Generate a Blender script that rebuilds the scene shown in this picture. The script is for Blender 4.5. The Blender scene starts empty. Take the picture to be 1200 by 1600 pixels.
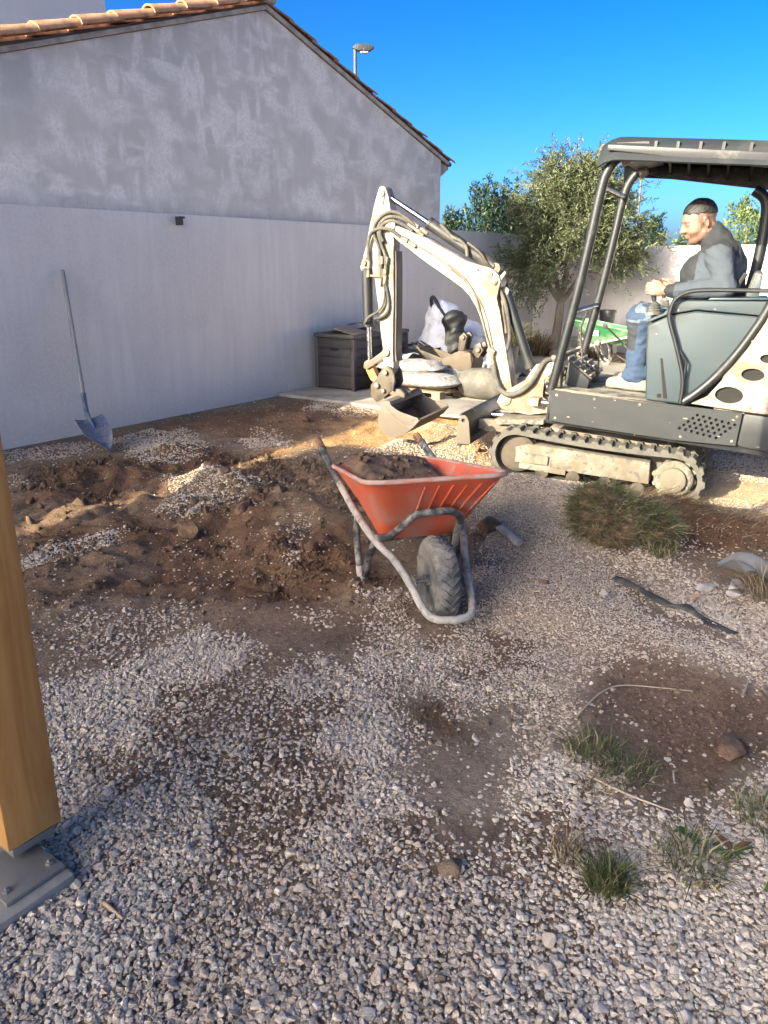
import bpy, bmesh, math, random
import numpy as np
from mathutils import Vector, Matrix, Euler
from mathutils.geometry import tessellate_polygon

random.seed(7)
RNG = np.random.default_rng(11)
SC = bpy.context.scene
COL = SC.collection
rad = math.radians

# ------------------------------------------------------------------ camera, sky, sun, exposure
cam_d = bpy.data.cameras.new('camera')
cam = bpy.data.objects.new('camera', cam_d)
COL.objects.link(cam)
cam.location = (0, 0, 1.45)
cam.rotation_euler = (rad(90 - 18.1), 0, 0)
cam_d.sensor_fit = 'VERTICAL'
cam_d.sensor_height = 24.0
cam_d.lens = 24.0 * 1202 / 1600
cam_d.clip_start = 0.05
cam_d.clip_end = 2000
SC.camera = cam

SUN_AZ, SUN_EL = 49.0, 22.0          # the light travels towards this azimuth (clockwise from +Y)
world = bpy.data.worlds.new('World')
SC.world = world
world.use_nodes = True
wn = world.node_tree
bg = wn.nodes['Background']
sky = wn.nodes.new('ShaderNodeTexSky')
sky.sky_type = 'NISHITA'
sky.sun_disc = False
sky.sun_elevation = rad(SUN_EL)
sky.sun_rotation = rad(SUN_AZ + 180)
sky.altitude = 0
sky.air_density = 0.42
sky.dust_density = 2.6
sky.ozone_density = 3.4
hs = wn.nodes.new('ShaderNodeHueSaturation')
hs.inputs['Saturation'].default_value = 1.18
gm = wn.nodes.new('ShaderNodeGamma')
gm.inputs['Gamma'].default_value = 1.42
wn.links.new(sky.outputs['Color'], gm.inputs['Color'])
wn.links.new(gm.outputs['Color'], hs.inputs['Color'])
wn.links.new(hs.outputs['Color'], bg.inputs['Color'])
bg.inputs['Strength'].default_value = 0.092

sun_d = bpy.data.lights.new('sun', 'SUN')
sun = bpy.data.objects.new('sun', sun_d)
COL.objects.link(sun)
sun_d.energy = 4.8
sun_d.angle = rad(0.3)
sun_d.color = (1.0, 0.96, 0.90)
_d = Vector((math.sin(rad(SUN_AZ)) * math.cos(rad(SUN_EL)), math.cos(rad(SUN_AZ)) * math.cos(rad(SUN_EL)), -math.sin(rad(SUN_EL))))
sun.rotation_euler = _d.to_track_quat('-Z', 'Y').to_euler()
sun.location = (-8, -8, 9)

SC.render.engine = 'CYCLES'
SC.view_settings.view_transform = 'Standard'
SC.view_settings.look = 'None'
SC.view_settings.gamma = 1.0
SC.view_settings.exposure = 1.74
SC.view_settings.use_white_balance = True        # the phone balanced for the shade
SC.view_settings.white_balance_temperature = 8100
SC.view_settings.white_balance_tint = 2.0
SC.view_settings.use_curve_mapping = False

# ------------------------------------------------------------------ numeric noise
def _hash(ix, iy, seed):
    h = (ix.astype(np.int64) * 374761393 + iy.astype(np.int64) * 668265263 + seed * 1442695041) & 0xffffffff
    h = ((h ^ (h >> 13)) * 1274126177) & 0xffffffff
    return ((h ^ (h >> 16)) & 0xffff) / 65535.0

def vnoise(x, y, s, seed=0):
    x = np.asarray(x, float) / s; y = np.asarray(y, float) / s
    ix = np.floor(x); iy = np.floor(y)
    fx = x - ix; fy = y - iy
    fx = fx * fx * (3 - 2 * fx); fy = fy * fy * (3 - 2 * fy)
    a = _hash(ix, iy, seed); b = _hash(ix + 1, iy, seed); c = _hash(ix, iy + 1, seed); d = _hash(ix + 1, iy + 1, seed)
    return (a + (b - a) * fx) * (1 - fy) + (c + (d - c) * fx) * fy

def fbm(x, y, s, seed=0, o=4):
    r = 0.0; amp = 0.5; tot = 0
    for k in range(o):
        r = r + amp * vnoise(x, y, s / 2 ** k, seed + 17 * k); tot += amp; amp *= 0.55
    return r / tot

def sstep(a, b, v):
    t = np.clip((v - a) / (b - a), 0, 1)
    return t * t * (3 - 2 * t)

def poly_sd(px, py, poly):
    """signed distance to a polygon, positive inside"""
    d = np.full(px.shape, 1e9); ins = np.zeros(px.shape, bool)
    n = len(poly)
    for i in range(n):
        ax, ay = poly[i]; bx, by = poly[(i + 1) % n]
        ex, ey = bx - ax, by - ay
        t = np.clip(((px - ax) * ex + (py - ay) * ey) / (ex * ex + ey * ey + 1e-12), 0, 1)
        d = np.minimum(d, np.hypot(px - ax - t * ex, py - ay - t * ey))
        c = ((ay > py) != (by > py)) & (px < (bx - ax) * (py - ay) / (by - ay + 1e-12) + ax)
        ins ^= c
    return np.where(ins, d, -d)

# ------------------------------------------------------------------ materials
MATS = {}
def _ramp(nt, fac, a, b):
    m = nt.nodes.new('ShaderNodeMapRange'); m.interpolation_type = 'SMOOTHSTEP'
    m.inputs['From Min'].default_value = a; m.inputs['From Max'].default_value = b
    nt.links.new(fac, m.inputs['Value'])
    return m.outputs['Result']

def _noise(nt, vec, scale, detail=5, rough=.6, dist=0.0):
    n = nt.nodes.new('ShaderNodeTexNoise')
    n.inputs['Scale'].default_value = scale; n.inputs['Detail'].default_value = detail
    n.inputs['Roughness'].default_value = rough; n.inputs['Distortion'].default_value = dist
    nt.links.new(vec, n.inputs['Vector'])
    return n.outputs['Fac']

def _mix(nt, fac, a, b):
    m = nt.nodes.new('ShaderNodeMix'); m.data_type = 'RGBA'
    if isinstance(fac, (int, float)): m.inputs[0].default_value = fac
    else: nt.links.new(fac, m.inputs[0])
    for k, v in ((6, a), (7, b)):
        if isinstance(v, tuple): m.inputs[k].default_value = (*v[:3], 1)
        else: nt.links.new(v, m.inputs[k])
    return m.outputs[2]

def _coord(nt, kind='Object', scale=(1, 1, 1), rot=(0, 0, 0)):
    t = nt.nodes.new('ShaderNodeTexCoord'); mp = nt.nodes.new('ShaderNodeMapping')
    mp.inputs['Scale'].default_value = scale; mp.inputs['Rotation'].default_value = rot
    nt.links.new(t.outputs[kind], mp.inputs['Vector'])
    return mp.outputs['Vector']

def _attr(nt, name, kind='GEOMETRY'):
    a = nt.nodes.new('ShaderNodeAttribute'); a.attribute_name = name; a.attribute_type = kind
    return a

def _bump(nt, bsdf, h, strength, dist=0.01):
    b = nt.nodes.new('ShaderNodeBump'); b.inputs['Strength'].default_value = strength; b.inputs['Distance'].default_value = dist
    nt.links.new(h, b.inputs['Height']); nt.links.new(b.outputs['Normal'], bsdf.inputs['Normal'])

def new_mat(name):
    m = bpy.data.materials.new(name); m.use_nodes = True
    MATS[name] = m
    return m, m.node_tree, m.node_tree.nodes['Principled BSDF']

def worn(name, base, dirt=(.32, .26, .19), amount=.35, scale=7.0, rough=.55, metal=0.0, bump=.15, bscale=90.0, var=.12, chips=None, chip_at=.66, stretch=(1, 1, 1)):
    """painted or plastic surface with uneven tone, dust and optional chipped spots"""
    m, nt, b = new_mat(name)
    v = _coord(nt, scale=stretch)
    lo = tuple(c * (1 - var) for c in base); hi = tuple(min(1, c * (1 + var)) for c in base)
    c = _mix(nt, _noise(nt, v, scale * .6, 3), lo, hi)
    f = _ramp(nt, _noise(nt, v, scale, 8, .68, .3), .62 - amount * .5, .86 - amount * .35)
    c = _mix(nt, f, c, dirt)
    rr = nt.nodes.new('ShaderNodeMapRange'); rr.inputs['To Min'].default_value = rough; rr.inputs['To Max'].default_value = min(1, rough + .3)
    nt.links.new(f, rr.inputs['Value']); nt.links.new(rr.outputs['Result'], b.inputs['Roughness'])
    if chips:
        f2 = _ramp(nt, _noise(nt, v, scale * 4.5, 4, .55), chip_at, chip_at + .03)
        c = _mix(nt, f2, c, chips)
    nt.links.new(c, b.inputs['Base Color'])
    b.inputs['Metallic'].default_value = metal
    if bump: _bump(nt, b, _noise(nt, v, bscale, 4), bump, .004)
    return m

def blobs(name, cols, scale, rough=.9, bump=.4, bscale=60, stretch=(1, 1, 1), bdist=.01, detail=6, soft=.12):
    m, nt, b = new_mat(name)
    v = _coord(nt, scale=stretch)
    c = cols[0]
    for k, cc in enumerate(cols[1:]):
        vv = _coord(nt, scale=tuple(s * (1 + .37 * k) for s in stretch), rot=(0, 0, .6 * k))
        c = _mix(nt, _ramp(nt, _noise(nt, vv, scale, detail, .62), .5 - soft, .5 + soft), c, cc)
    nt.links.new(c, b.inputs['Base Color']); b.inputs['Roughness'].default_value = rough
    if bump: _bump(nt, b, _noise(nt, v, bscale, 5), bump, bdist)
    return m

# ------------------------------------------------------------------ mesh building
class MB:
    def __init__(s): s.v = []; s.f = []
    def add(s, vs, fs, M=None):
        o = len(s.v)
        if M is not None: vs = [tuple(M @ Vector(v)) for v in vs]
        s.v += [tuple(map(float, v)) for v in vs]
        s.f += [tuple(i + o for i in f) for f in fs]
        return s
    def box(s, c, size, R=None):
        a, b, d = (k / 2 for k in size)
        M = Matrix.Translation(c)
        if R is not None: M = M @ R.to_4x4()
        vs = [(x * a, y * b, z * d) for x in (-1, 1) for y in (-1, 1) for z in (-1, 1)]
        return s.add(vs, [(0, 1, 3, 2), (4, 6, 7, 5), (0, 4, 5, 1), (2, 3, 7, 6), (0, 2, 6, 4), (1, 5, 7, 3)], M)
    def prism(s, poly, a, b, axis='y', holes=(), M=None):
        """polygon in the plane across an axis, extruded from a to b, with optional holes"""
        def P(p, k):
            return {'y': (p[0], k, p[1]), 'z': (p[0], p[1], k), 'x': (k, p[0], p[1])}[axis]
        loops = [list(poly)] + [list(h) for h in holes]
        flat = [p for l in loops for p in l]; n = len(flat)
        vs = [P(p, a) for p in flat] + [P(p, b) for p in flat]
        fs = []
        if holes:
            for t in tessellate_polygon([[Vector((p[0], p[1], 0)) for p in l] for l in loops]):
                fs.append(tuple(t)); fs.append(tuple(n + i for i in reversed(t)))
        else:
            fs.append(tuple(range(n))); fs.append(tuple(reversed(range(n, 2 * n))))
        o = 0
        for l in loops:
            m = len(l)
            for i in range(m):
                j = (i + 1) % m
                fs.append((o + i, o + j, n + o + j, n + o + i))
            o += m
        return s.add(vs, fs, M)
    def tube(s, pts, r, n=10, caps=True, closed=False, M=None, flat=None):
        pts = [Vector(p) for p in pts]; m = len(pts)
        rs = r if isinstance(r, (list, tuple)) else [r] * m
        vs = []; fs = []
        up = None
        for i, p in enumerate(pts):
            if closed: t = pts[(i + 1) % m] - pts[i - 1]
            else: t = pts[min(i + 1, m - 1)] - pts[max(i - 1, 0)]
            t.normalize()
            if up is None:
                up = Vector((0, 0, 1)) if abs(t.z) < .9 else Vector((1, 0, 0))
            up = (up - t * up.dot(t)).normalized()
            w = t.cross(up)
            for k in range(n):
                a = 2 * math.pi * k / n
                vs.append(p + (up * math.cos(a) + w * math.sin(a)) * rs[i])
        for i in range(m if closed else m - 1):
            j = (i + 1) % m
            for k in range(n):
                l = (k + 1) % n
                fs.append((i * n + k, i * n + l, j * n + l, j * n + k))
        if caps and not closed:
            fs.append(tuple(reversed(range(n)))); fs.append(tuple(range((m - 1) * n, m * n)))
        return s.add(vs, fs, M)
    def cyl(s, a, b, r, n=20, r2=None):
        return s.tube([a, b], [r, r if r2 is None else r2], n)
    def lathe(s, prof, o, ax, n=24):
        """profile of (radius, height) turned about an axis"""
        ax = Vector(ax).normalized(); q = Vector((0, 0, 1)).rotation_difference(ax)
        vs = []; fs = []
        for r, h in prof:
            for k in range(n):
                a = 2 * math.pi * k / n
                vs.append(q @ Vector((r * math.cos(a), r * math.sin(a), h)) + Vector(o))
        for i in range(len(prof) - 1):
            for k in range(n):
                l = (k + 1) % n
                fs.append((i * n + k, i * n + l, (i + 1) * n + l, (i + 1) * n + k))
        fs.append(tuple(reversed(range(n)))); fs.append(tuple(range((len(prof) - 1) * n, len(prof) * n)))
        return s.add(vs, fs)
    def grid(s, P, closed_u=False):
        """P[i][j] rows of points"""
        R = len(P); Cn = len(P[0])
        vs = [p for row in P for p in row]; fs = []
        for i in range(R if closed_u else R - 1):
            for j in range(Cn - 1):
                a = i * Cn + j; b = ((i + 1) % R) * Cn + j
                fs.append((a, a + 1, b + 1, b))
        return s.add(vs, fs)
    def build(s, name, mat, parent=None, bevel=0.0, seg=2, smooth=35, loc=None, solid=0.0):
        me = bpy.data.meshes.new(name)
        me.from_pydata(s.v, [], s.f)
        bm = bmesh.new(); bm.from_mesh(me)
        bmesh.ops.recalc_face_normals(bm, faces=bm.faces)
        if solid:
            bmesh.ops.solidify(bm, geom=bm.faces[:], thickness=solid)
            bmesh.ops.recalc_face_normals(bm, faces=bm.faces)
        if bevel:
            es = [e for e in bm.edges if len(e.link_faces) == 2 and e.calc_face_angle(0) > rad(34)]
            bmesh.ops.bevel(bm, geom=es, offset=bevel, segments=seg, profile=.6, affect='EDGES', clamp_overlap=True)
        bm.to_mesh(me); bm.free()
        me.materials.append(MATS[mat] if isinstance(mat, str) else mat)
        me.shade_smooth()
        me.set_sharp_from_angle(angle=rad(smooth))
        return link(name, me, parent, loc)

def link(name, me, parent=None, loc=None):
    o = bpy.data.objects.new(name, me); COL.objects.link(o)
    if parent is not None: o.parent = parent
    if loc is not None: o.location = loc
    return o

def tag(o, label=None, cat=None, group=None, kind=None):
    if label: o['label'] = label
    if cat: o['category'] = cat
    if group: o['group'] = group
    if kind: o['kind'] = kind
    return o

def empty(name, loc=(0, 0, 0), rz=0.0, label=None, cat=None, group=None):
    o = bpy.data.objects.new(name, None); COL.objects.link(o)
    o.empty_display_size = .2
    o.location = loc; o.rotation_euler = (0, 0, rz)
    return tag(o, label, cat, group)

def np_mesh(name, V, Fq, mat, smooth=True, attrs=None):
    """fast mesh from arrays; Fq is (n,3) or (n,4)"""
    me = bpy.data.meshes.new(name)
    V = np.ascontiguousarray(V, np.float32); Fq = np.ascontiguousarray(Fq, np.int32)
    k = Fq.shape[1]
    me.vertices.add(len(V)); me.vertices.foreach_set('co', V.ravel())
    me.loops.add(Fq.size); me.loops.foreach_set('vertex_index', Fq.ravel())
    me.polygons.add(len(Fq))
    me.polygons.foreach_set('loop_start', np.arange(len(Fq), dtype=np.int32) * k)
    me.polygons.foreach_set('loop_total', np.full(len(Fq), k, np.int32))
    me.update(calc_edges=True)
    if smooth: me.shade_smooth()
    for an, (typ, dat) in (attrs or {}).items():
        a = me.attributes.new(an, typ, 'POINT')
        dat = np.ascontiguousarray(dat, np.float32)
        a.data.foreach_set({'FLOAT': 'value', 'FLOAT_COLOR': 'color', 'FLOAT_VECTOR': 'vector'}[typ], dat.ravel())
    if mat is not None: me.materials.append(MATS[mat] if isinstance(mat, str) else mat)
    return me

# implicit surfaces: a smooth union of tapered capsules and ellipsoids, meshed with surface nets
class SDF:
    def __init__(s, lo, hi, h):
        s.lo = np.array(lo, float); s.h = h
        s.n = np.ceil((np.array(hi) - s.lo) / h).astype(int) + 1
        s.g = np.full(tuple(s.n), 9.0, np.float32)
    def _sub(s, lo, hi):
        a = np.clip(np.floor((np.array(lo) - s.lo) / s.h).astype(int), 0, s.n - 1)
        b = np.clip(np.ceil((np.array(hi) - s.lo) / s.h).astype(int) + 1, 1, s.n)
        sl = tuple(slice(i, j) for i, j in zip(a, b))
        ax = [s.lo[k] + s.h * np.arange(a[k], b[k]) for k in range(3)]
        return sl, np.meshgrid(*ax, indexing='ij')
    def _put(s, sl, d, k, cut=False):
        g = s.g[sl]
        if cut:
            s.g[sl] = np.maximum(g, -d); return
        if k <= 0: s.g[sl] = np.minimum(g, d); return
        hh = np.clip(.5 + .5 * (g - d) / k, 0, 1)
        s.g[sl] = g * (1 - hh) + d * hh - k * hh * (1 - hh)
    def cap(s, a, b, ra, rb=None, k=.02, cut=False):
        rb = ra if rb is None else rb
        a = np.array(a, float); b = np.array(b, float); R = max(ra, rb) + k * 1.5 + s.h * 3
        sl, (X, Y, Z) = s._sub(np.minimum(a, b) - R, np.maximum(a, b) + R)
        ab = b - a; L = ab @ ab + 1e-12
        t = np.clip(((X - a[0]) * ab[0] + (Y - a[1]) * ab[1] + (Z - a[2]) * ab[2]) / L, 0, 1)
        d = np.sqrt((X - a[0] - t * ab[0]) ** 2 + (Y - a[1] - t * ab[1]) ** 2 + (Z - a[2] - t * ab[2]) ** 2) - (ra + (rb - ra) * t)
        s._put(sl, d, k, cut); return s
    def ell(s, c, r, k=.02, R=None, cut=False):
        c = np.array(c, float); r = np.array(r, float); B = r.max() + k * 1.5 + s.h * 3
        sl, (X, Y, Z) = s._sub(c - B, c + B)
        P = np.stack([X - c[0], Y - c[1], Z - c[2]], -1)
        if R is not None: P = P @ np.array(R, float)
        q = np.sqrt(((P / r) ** 2).sum(-1)); q2 = np.sqrt(((P / r ** 2) ** 2).sum(-1)) + 1e-9
        s._put(sl, q * (q - 1) / q2, k, cut); return s
    def mesh(s):
        g = s.g; ins = g < 0
        nx, ny, nz = g.shape
        acc = np.zeros((nx - 1, ny - 1, nz - 1, 3)); cnt = np.zeros((nx - 1, ny - 1, nz - 1))
        off = [(i, j, k) for i in (0, 1) for j in (0, 1) for k in (0, 1)]
        for a in off:
            for ax in range(3):
                if a[ax]: continue
                b = list(a); b[ax] = 1
                A = g[a[0]:nx - 1 + a[0], a[1]:ny - 1 + a[1], a[2]:nz - 1 + a[2]]
                Bv = g[b[0]:nx - 1 + b[0], b[1]:ny - 1 + b[1], b[2]:nz - 1 + b[2]]
                cr = (A < 0) != (Bv < 0)
                t = np.where(cr, A / np.where(cr, A - Bv, 1), 0)
                for q in range(3):
                    acc[..., q] += np.where(cr, (a[q] + (t if q == ax else 0)), 0)
                cnt += cr
        act = cnt > 0
        idx = np.full(act.shape, -1, np.int64); idx[act] = np.arange(act.sum())
        base = np.argwhere(act)
        V = (base + acc[act] / cnt[act][:, None]) * s.h + s.lo
        Fs = []
        for ax in range(3):
            sl0 = [slice(None)] * 3; sl1 = [slice(None)] * 3
            sl0[ax] = slice(0, -1); sl1[ax] = slice(1, None)
            A = ins[tuple(sl0)]; Bv = ins[tuple(sl1)]
            for flip, m in ((False, A & ~Bv), (True, ~A & Bv)):
                e = np.argwhere(m)
                u, w = [q for q in range(3) if q != ax]
                e = e[(e[:, u] > 0) & (e[:, w] > 0) & (e[:, u] < g.shape[u] - 1) & (e[:, w] < g.shape[w] - 1)]
                if not len(e): continue
                q = []
                for du, dw in ((-1, -1), (0, -1), (0, 0), (-1, 0)):
                    c = e.copy(); c[:, u] += du; c[:, w] += dw
                    q.append(idx[c[:, 0], c[:, 1], c[:, 2]])
                q = np.stack(q, 1)
                if (ax == 1) != flip: q = q[:, ::-1]
                Fs.append(q)
        return V, np.concatenate(Fs)

def relax(V, Fq, it=2):
    """a little Laplacian smoothing to take the grid steps off"""
    E = np.concatenate([Fq[:, [i, (i + 1) % 4]] for i in range(4)])
    for _ in range(it):
        S = np.zeros_like(V); n = np.zeros(len(V))
        np.add.at(S, E[:, 0], V[E[:, 1]]); np.add.at(n, E[:, 0], 1)
        np.add.at(S, E[:, 1], V[E[:, 0]]); np.add.at(n, E[:, 1], 1)
        V = V * .4 + .6 * S / n[:, None]
    return V

def drape(V, Q, amp, sc, seed):
    """soft cloth folds along the surface normals"""
    e1 = V[Q[:, 1]] - V[Q[:, 0]]; e2 = V[Q[:, 3]] - V[Q[:, 0]]; fn = np.cross(e1, e2)
    n = np.zeros_like(V)
    for k in range(4): np.add.at(n, Q[:, k], fn)
    n /= np.linalg.norm(n, axis=1)[:, None] + 1e-9
    h = fbm(V[:, 0] + V[:, 1] * .6, V[:, 2] * 1.7 + V[:, 1] * .8, sc, seed, 3) - .5
    return V + n * (amp * h)[:, None]
# ------------------------------------------------------------------ palette
worn('white_paint', (.41, .375, .305), dirt=(.17, .12, .075), amount=.62, scale=6, rough=.42, bump=.12, chips=(.16, .11, .075), chip_at=.665)
worn('white_paint_dirty', (.27, .245, .20), dirt=(.14, .115, .085), amount=.8, scale=5, rough=.75, bump=.5, bscale=40, chips=(.10, .09, .08), chip_at=.575)
worn('dark_paint', (.013, .015, .0165), dirt=(.050, .044, .037), amount=.30, scale=4, rough=.48, bump=.15, chips=(.34, .29, .22), chip_at=.715)
worn('skirt_paint', (.0125, .0145, .0160), dirt=(.027, .029, .030), amount=.34, scale=3.2, rough=.5, bump=.2, chips=(.26, .215, .155), chip_at=.675, stretch=(1, 1, 2.2))
worn('canopy_plastic', (.017, .0205, .0225), dirt=(.036, .037, .036), amount=.35, scale=3, rough=.6, bump=.2)
worn('tube_paint', (.014, .0155, .0165), dirt=(.031, .032, .032), amount=.25, scale=6, rough=.42, bump=.1, chips=(.30, .27, .22), chip_at=.73)
worn('panel_plastic', (.025, .042, .050), dirt=(.046, .050, .048), amount=.3, scale=3, rough=.5, bump=.08, var=.08)
worn('rubber', (.05, .05, .048), dirt=(.25, .23, .19), amount=.55, scale=8, rough=.85, bump=.4, bscale=50)
worn('track_rubber', (.045, .043, .040), dirt=(.105, .096, .080), amount=.8, scale=9, rough=.95, bump=.6, bscale=45)
worn('hose_rubber', (.040, .038, .034), dirt=(.13, .115, .09), amount=.5, scale=9, rough=.7, bump=.2)
worn('steel', (.42, .42, .44), dirt=(.22, .17, .12), amount=.3, scale=10, rough=.25, metal=1.0, bump=.05)
worn('fitting', (.30, .27, .21), dirt=(.16, .13, .095), amount=.6, scale=14, rough=.5, metal=.6, bump=.2)
worn('bucket_steel', (.13, .118, .108), dirt=(.15, .12, .092), amount=.75, scale=5, rough=.5, metal=.35, bump=.25, chips=(.22, .13, .08), chip_at=.66)
worn('dark_steel', (.045, .040, .035), dirt=(.12, .093, .066), amount=.6, scale=6, rough=.45, metal=.5, bump=.25)
worn('orange_paint', (.62, .24, .03), dirt=(.3, .2, .12), amount=.4, scale=8, rough=.5)
worn('knob_plastic', (.24, .21, .195), dirt=(.3, .26, .22), amount=.4, scale=20, rough=.5)
worn('black_plastic', (.018, .018, .02), dirt=(.12, .11, .10), amount=.25, scale=12, rough=.5)
worn('seat_vinyl', (.05, .055, .055), dirt=(.2, .19, .17), amount=.3, scale=8, rough=.6)
worn('void', (.012, .011, .010), dirt=(.04, .03, .02), amount=.3, rough=.9)
worn('mesh_screen', (.014, .0135, .012), dirt=(.030, .027, .022), amount=.5, scale=5, rough=.7, metal=.2, bump=1.0, bscale=350)
worn('red_tub', (.60, .105, .050), dirt=(.42, .24, .18), amount=.36, scale=4.5, rough=.5, bump=.15, var=.12, chips=(.17, .095, .06), chip_at=.705)
worn('red_rim', (.46, .13, .075), dirt=(.42, .30, .24), amount=.6, scale=7, rough=.7)
worn('green_rim', (.06, .22, .10), dirt=(.32, .36, .28), amount=.5, scale=7, rough=.7)
worn('black_tube', (.025, .028, .031), dirt=(.34, .30, .26), amount=.42, scale=14, rough=.5, bump=.5, bscale=45)
worn('cement_tube', (.06, .06, .06), dirt=(.38, .34, .29), amount=.80, scale=16, rough=.9, bump=.9, bscale=55)
worn('tyre', (.05, .05, .05), dirt=(.24, .21, .18), amount=.5, scale=7, rough=.9, bump=.3)
worn('grip', (.20, .075, .035), dirt=(.28, .18, .12), amount=.4, scale=15, rough=.8)
worn('green_tub', (.022, .15, .055), dirt=(.28, .32, .23), amount=.4, scale=4, rough=.5, var=.2)
worn('sticker_white', (.75, .75, .72), amount=.1, rough=.5)
worn('blue_paint', (.022, .060, .150), dirt=(.17, .15, .135), amount=.55, scale=16, rough=.5, chips=(.25, .22, .2), chip_at=.62)
worn('shovel_handle', (.22, .215, .22), dirt=(.30, .27, .24), amount=.4, scale=12, rough=.6, stretch=(1, 1, .2))
worn('galvanised', (.30, .30, .30), dirt=(.27, .25, .22), amount=.95, scale=9, rough=.4, metal=.8, bump=.1)
worn('concrete', (.31, .285, .25), dirt=(.20, .17, .13), amount=.5, scale=3, rough=.9, bump=.3, bscale=70)
worn('chest_plastic', (.040, .034, .034), dirt=(.08, .07, .062), amount=.25, scale=4, rough=.55)
worn('chest_lid', (.075, .063, .058), dirt=(.11, .095, .083), amount=.25, scale=4, rough=.55)
worn('tan_card', (.24, .18, .125), dirt=(.22, .17, .12), amount=.3, scale=6, rough=.85)
worn('bag_white', (.66, .66, .68), dirt=(.40, .37, .33), amount=.28, scale=4, rough=.65, bump=.25, bscale=24)
worn('bag_mesh', (.36, .355, .36), dirt=(.18, .165, .15), amount=.6, scale=22, rough=.8, bump=1.0, bscale=45)
worn('fabric_black', (.022, .022, .022), dirt=(.10, .09, .075), amount=.5, scale=14, rough=.95, bump=.4)
worn('black_film', (.012, .013, .015), dirt=(.06, .058, .055), amount=.35, scale=5, rough=.6, bump=.3, bscale=20)
worn('grey_film', (.13, .135, .14), dirt=(.22, .20, .17), amount=.4, scale=6, rough=.55, bump=.3, bscale=30)
worn('pipe_grey', (.085, .078, .068), dirt=(.2, .17, .14), amount=.4, scale=6, rough=.7)
worn('pallet_wood', (.30, .22, .135), dirt=(.18, .125, .075), amount=.4, scale=6, rough=.85, stretch=(1, 6, 6))
worn('lamp_grey', (.03, .032, .035), amount=.1, rough=.4)
worn('pole_grey', (.07, .075, .085), amount=.1, rough=.4)
worn('lamp_glass', (.5, .52, .54), amount=.1, rough=.25)
worn('bark', (.13, .10, .075), dirt=(.24, .20, .16), amount=.6, scale=9, rough=.95, bump=.8, bscale=30, stretch=(1, 1, .3))
blobs('stone_mat', [(.36, .32, .28), (.46, .42, .38), (.26, .20, .15)], 9, bump=.5)
blobs('earth_dry', [(.30, .235, .165), (.22, .165, .11), (.36, .29, .21)], 14, bump=.8, bscale=60)
blobs('earth_clod', [(.140, .080, .046), (.20, .122, .072), (.085, .048, .028)], 12, bump=.9, bscale=40)
blobs('render_bounce_wall', [(.76, .73, .68), (.80, .77, .72)], 2)  # walls of the unseen houses, kept pale to bounce light into the yard

def leaf_mat(name, a, b, c):
    m, nt, bs = new_mat(name)
    at = _attr(nt, 'tone')
    col = _mix(nt, _ramp(nt, at.outputs['Fac'], 0, .55), a, b)
    col = _mix(nt, _ramp(nt, at.outputs['Fac'], .55, 1), col, c)
    nt.links.new(col, bs.inputs['Base Color']); bs.inputs['Roughness'].default_value = .55
    bs.inputs['Transmission Weight'].default_value = 0
    tr = nt.nodes.new('ShaderNodeBsdfTranslucent'); nt.links.new(col, tr.inputs['Color'])
    mx = nt.nodes.new('ShaderNodeMixShader'); mx.inputs[0].default_value = .28
    nt.links.new(bs.outputs[0], mx.inputs[1]); nt.links.new(tr.outputs[0], mx.inputs[2])
    nt.links.new(mx.outputs[0], nt.nodes['Material Output'].inputs['Surface'])
leaf_mat('olive_leaf', (.045, .058, .026), (.110, .130, .060), (.21, .225, .125))
leaf_mat('juniper_leaf', (.008, .022, .010), (.022, .050, .022), (.050, .085, .038))
leaf_mat('broad_leaf', (.05, .085, .028), (.11, .16, .055), (.20, .25, .10))
leaf_mat('grass_blade', (.050, .068, .022), (.115, .125, .045), (.33, .27, .15))
leaf_mat('straw', (.085, .055, .030), (.18, .125, .070), (.30, .23, .14))
leaf_mat('weed_leaf', (.035, .09, .020), (.07, .17, .030), (.24, .07, .035))

# ------------------------------------------------------------------ the garden wall frame: n = metres out from the wall, s = metres along it
RZ = rad(90 - 35.8)
WNx, WNy = math.cos(rad(35.8)), -math.sin(rad(35.8))
WDx, WDy = math.sin(rad(35.8)), math.cos(rad(35.8))
def NS(n, s, z=0.0):
    return Vector(((n - 6.02) * WNx + s * WDx, (n - 6.02) * WNy + s * WDy, z))
def to_ns(x, y):
    return x * WNx + y * WNy + 6.02, x * WDx + y * WDy

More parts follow.
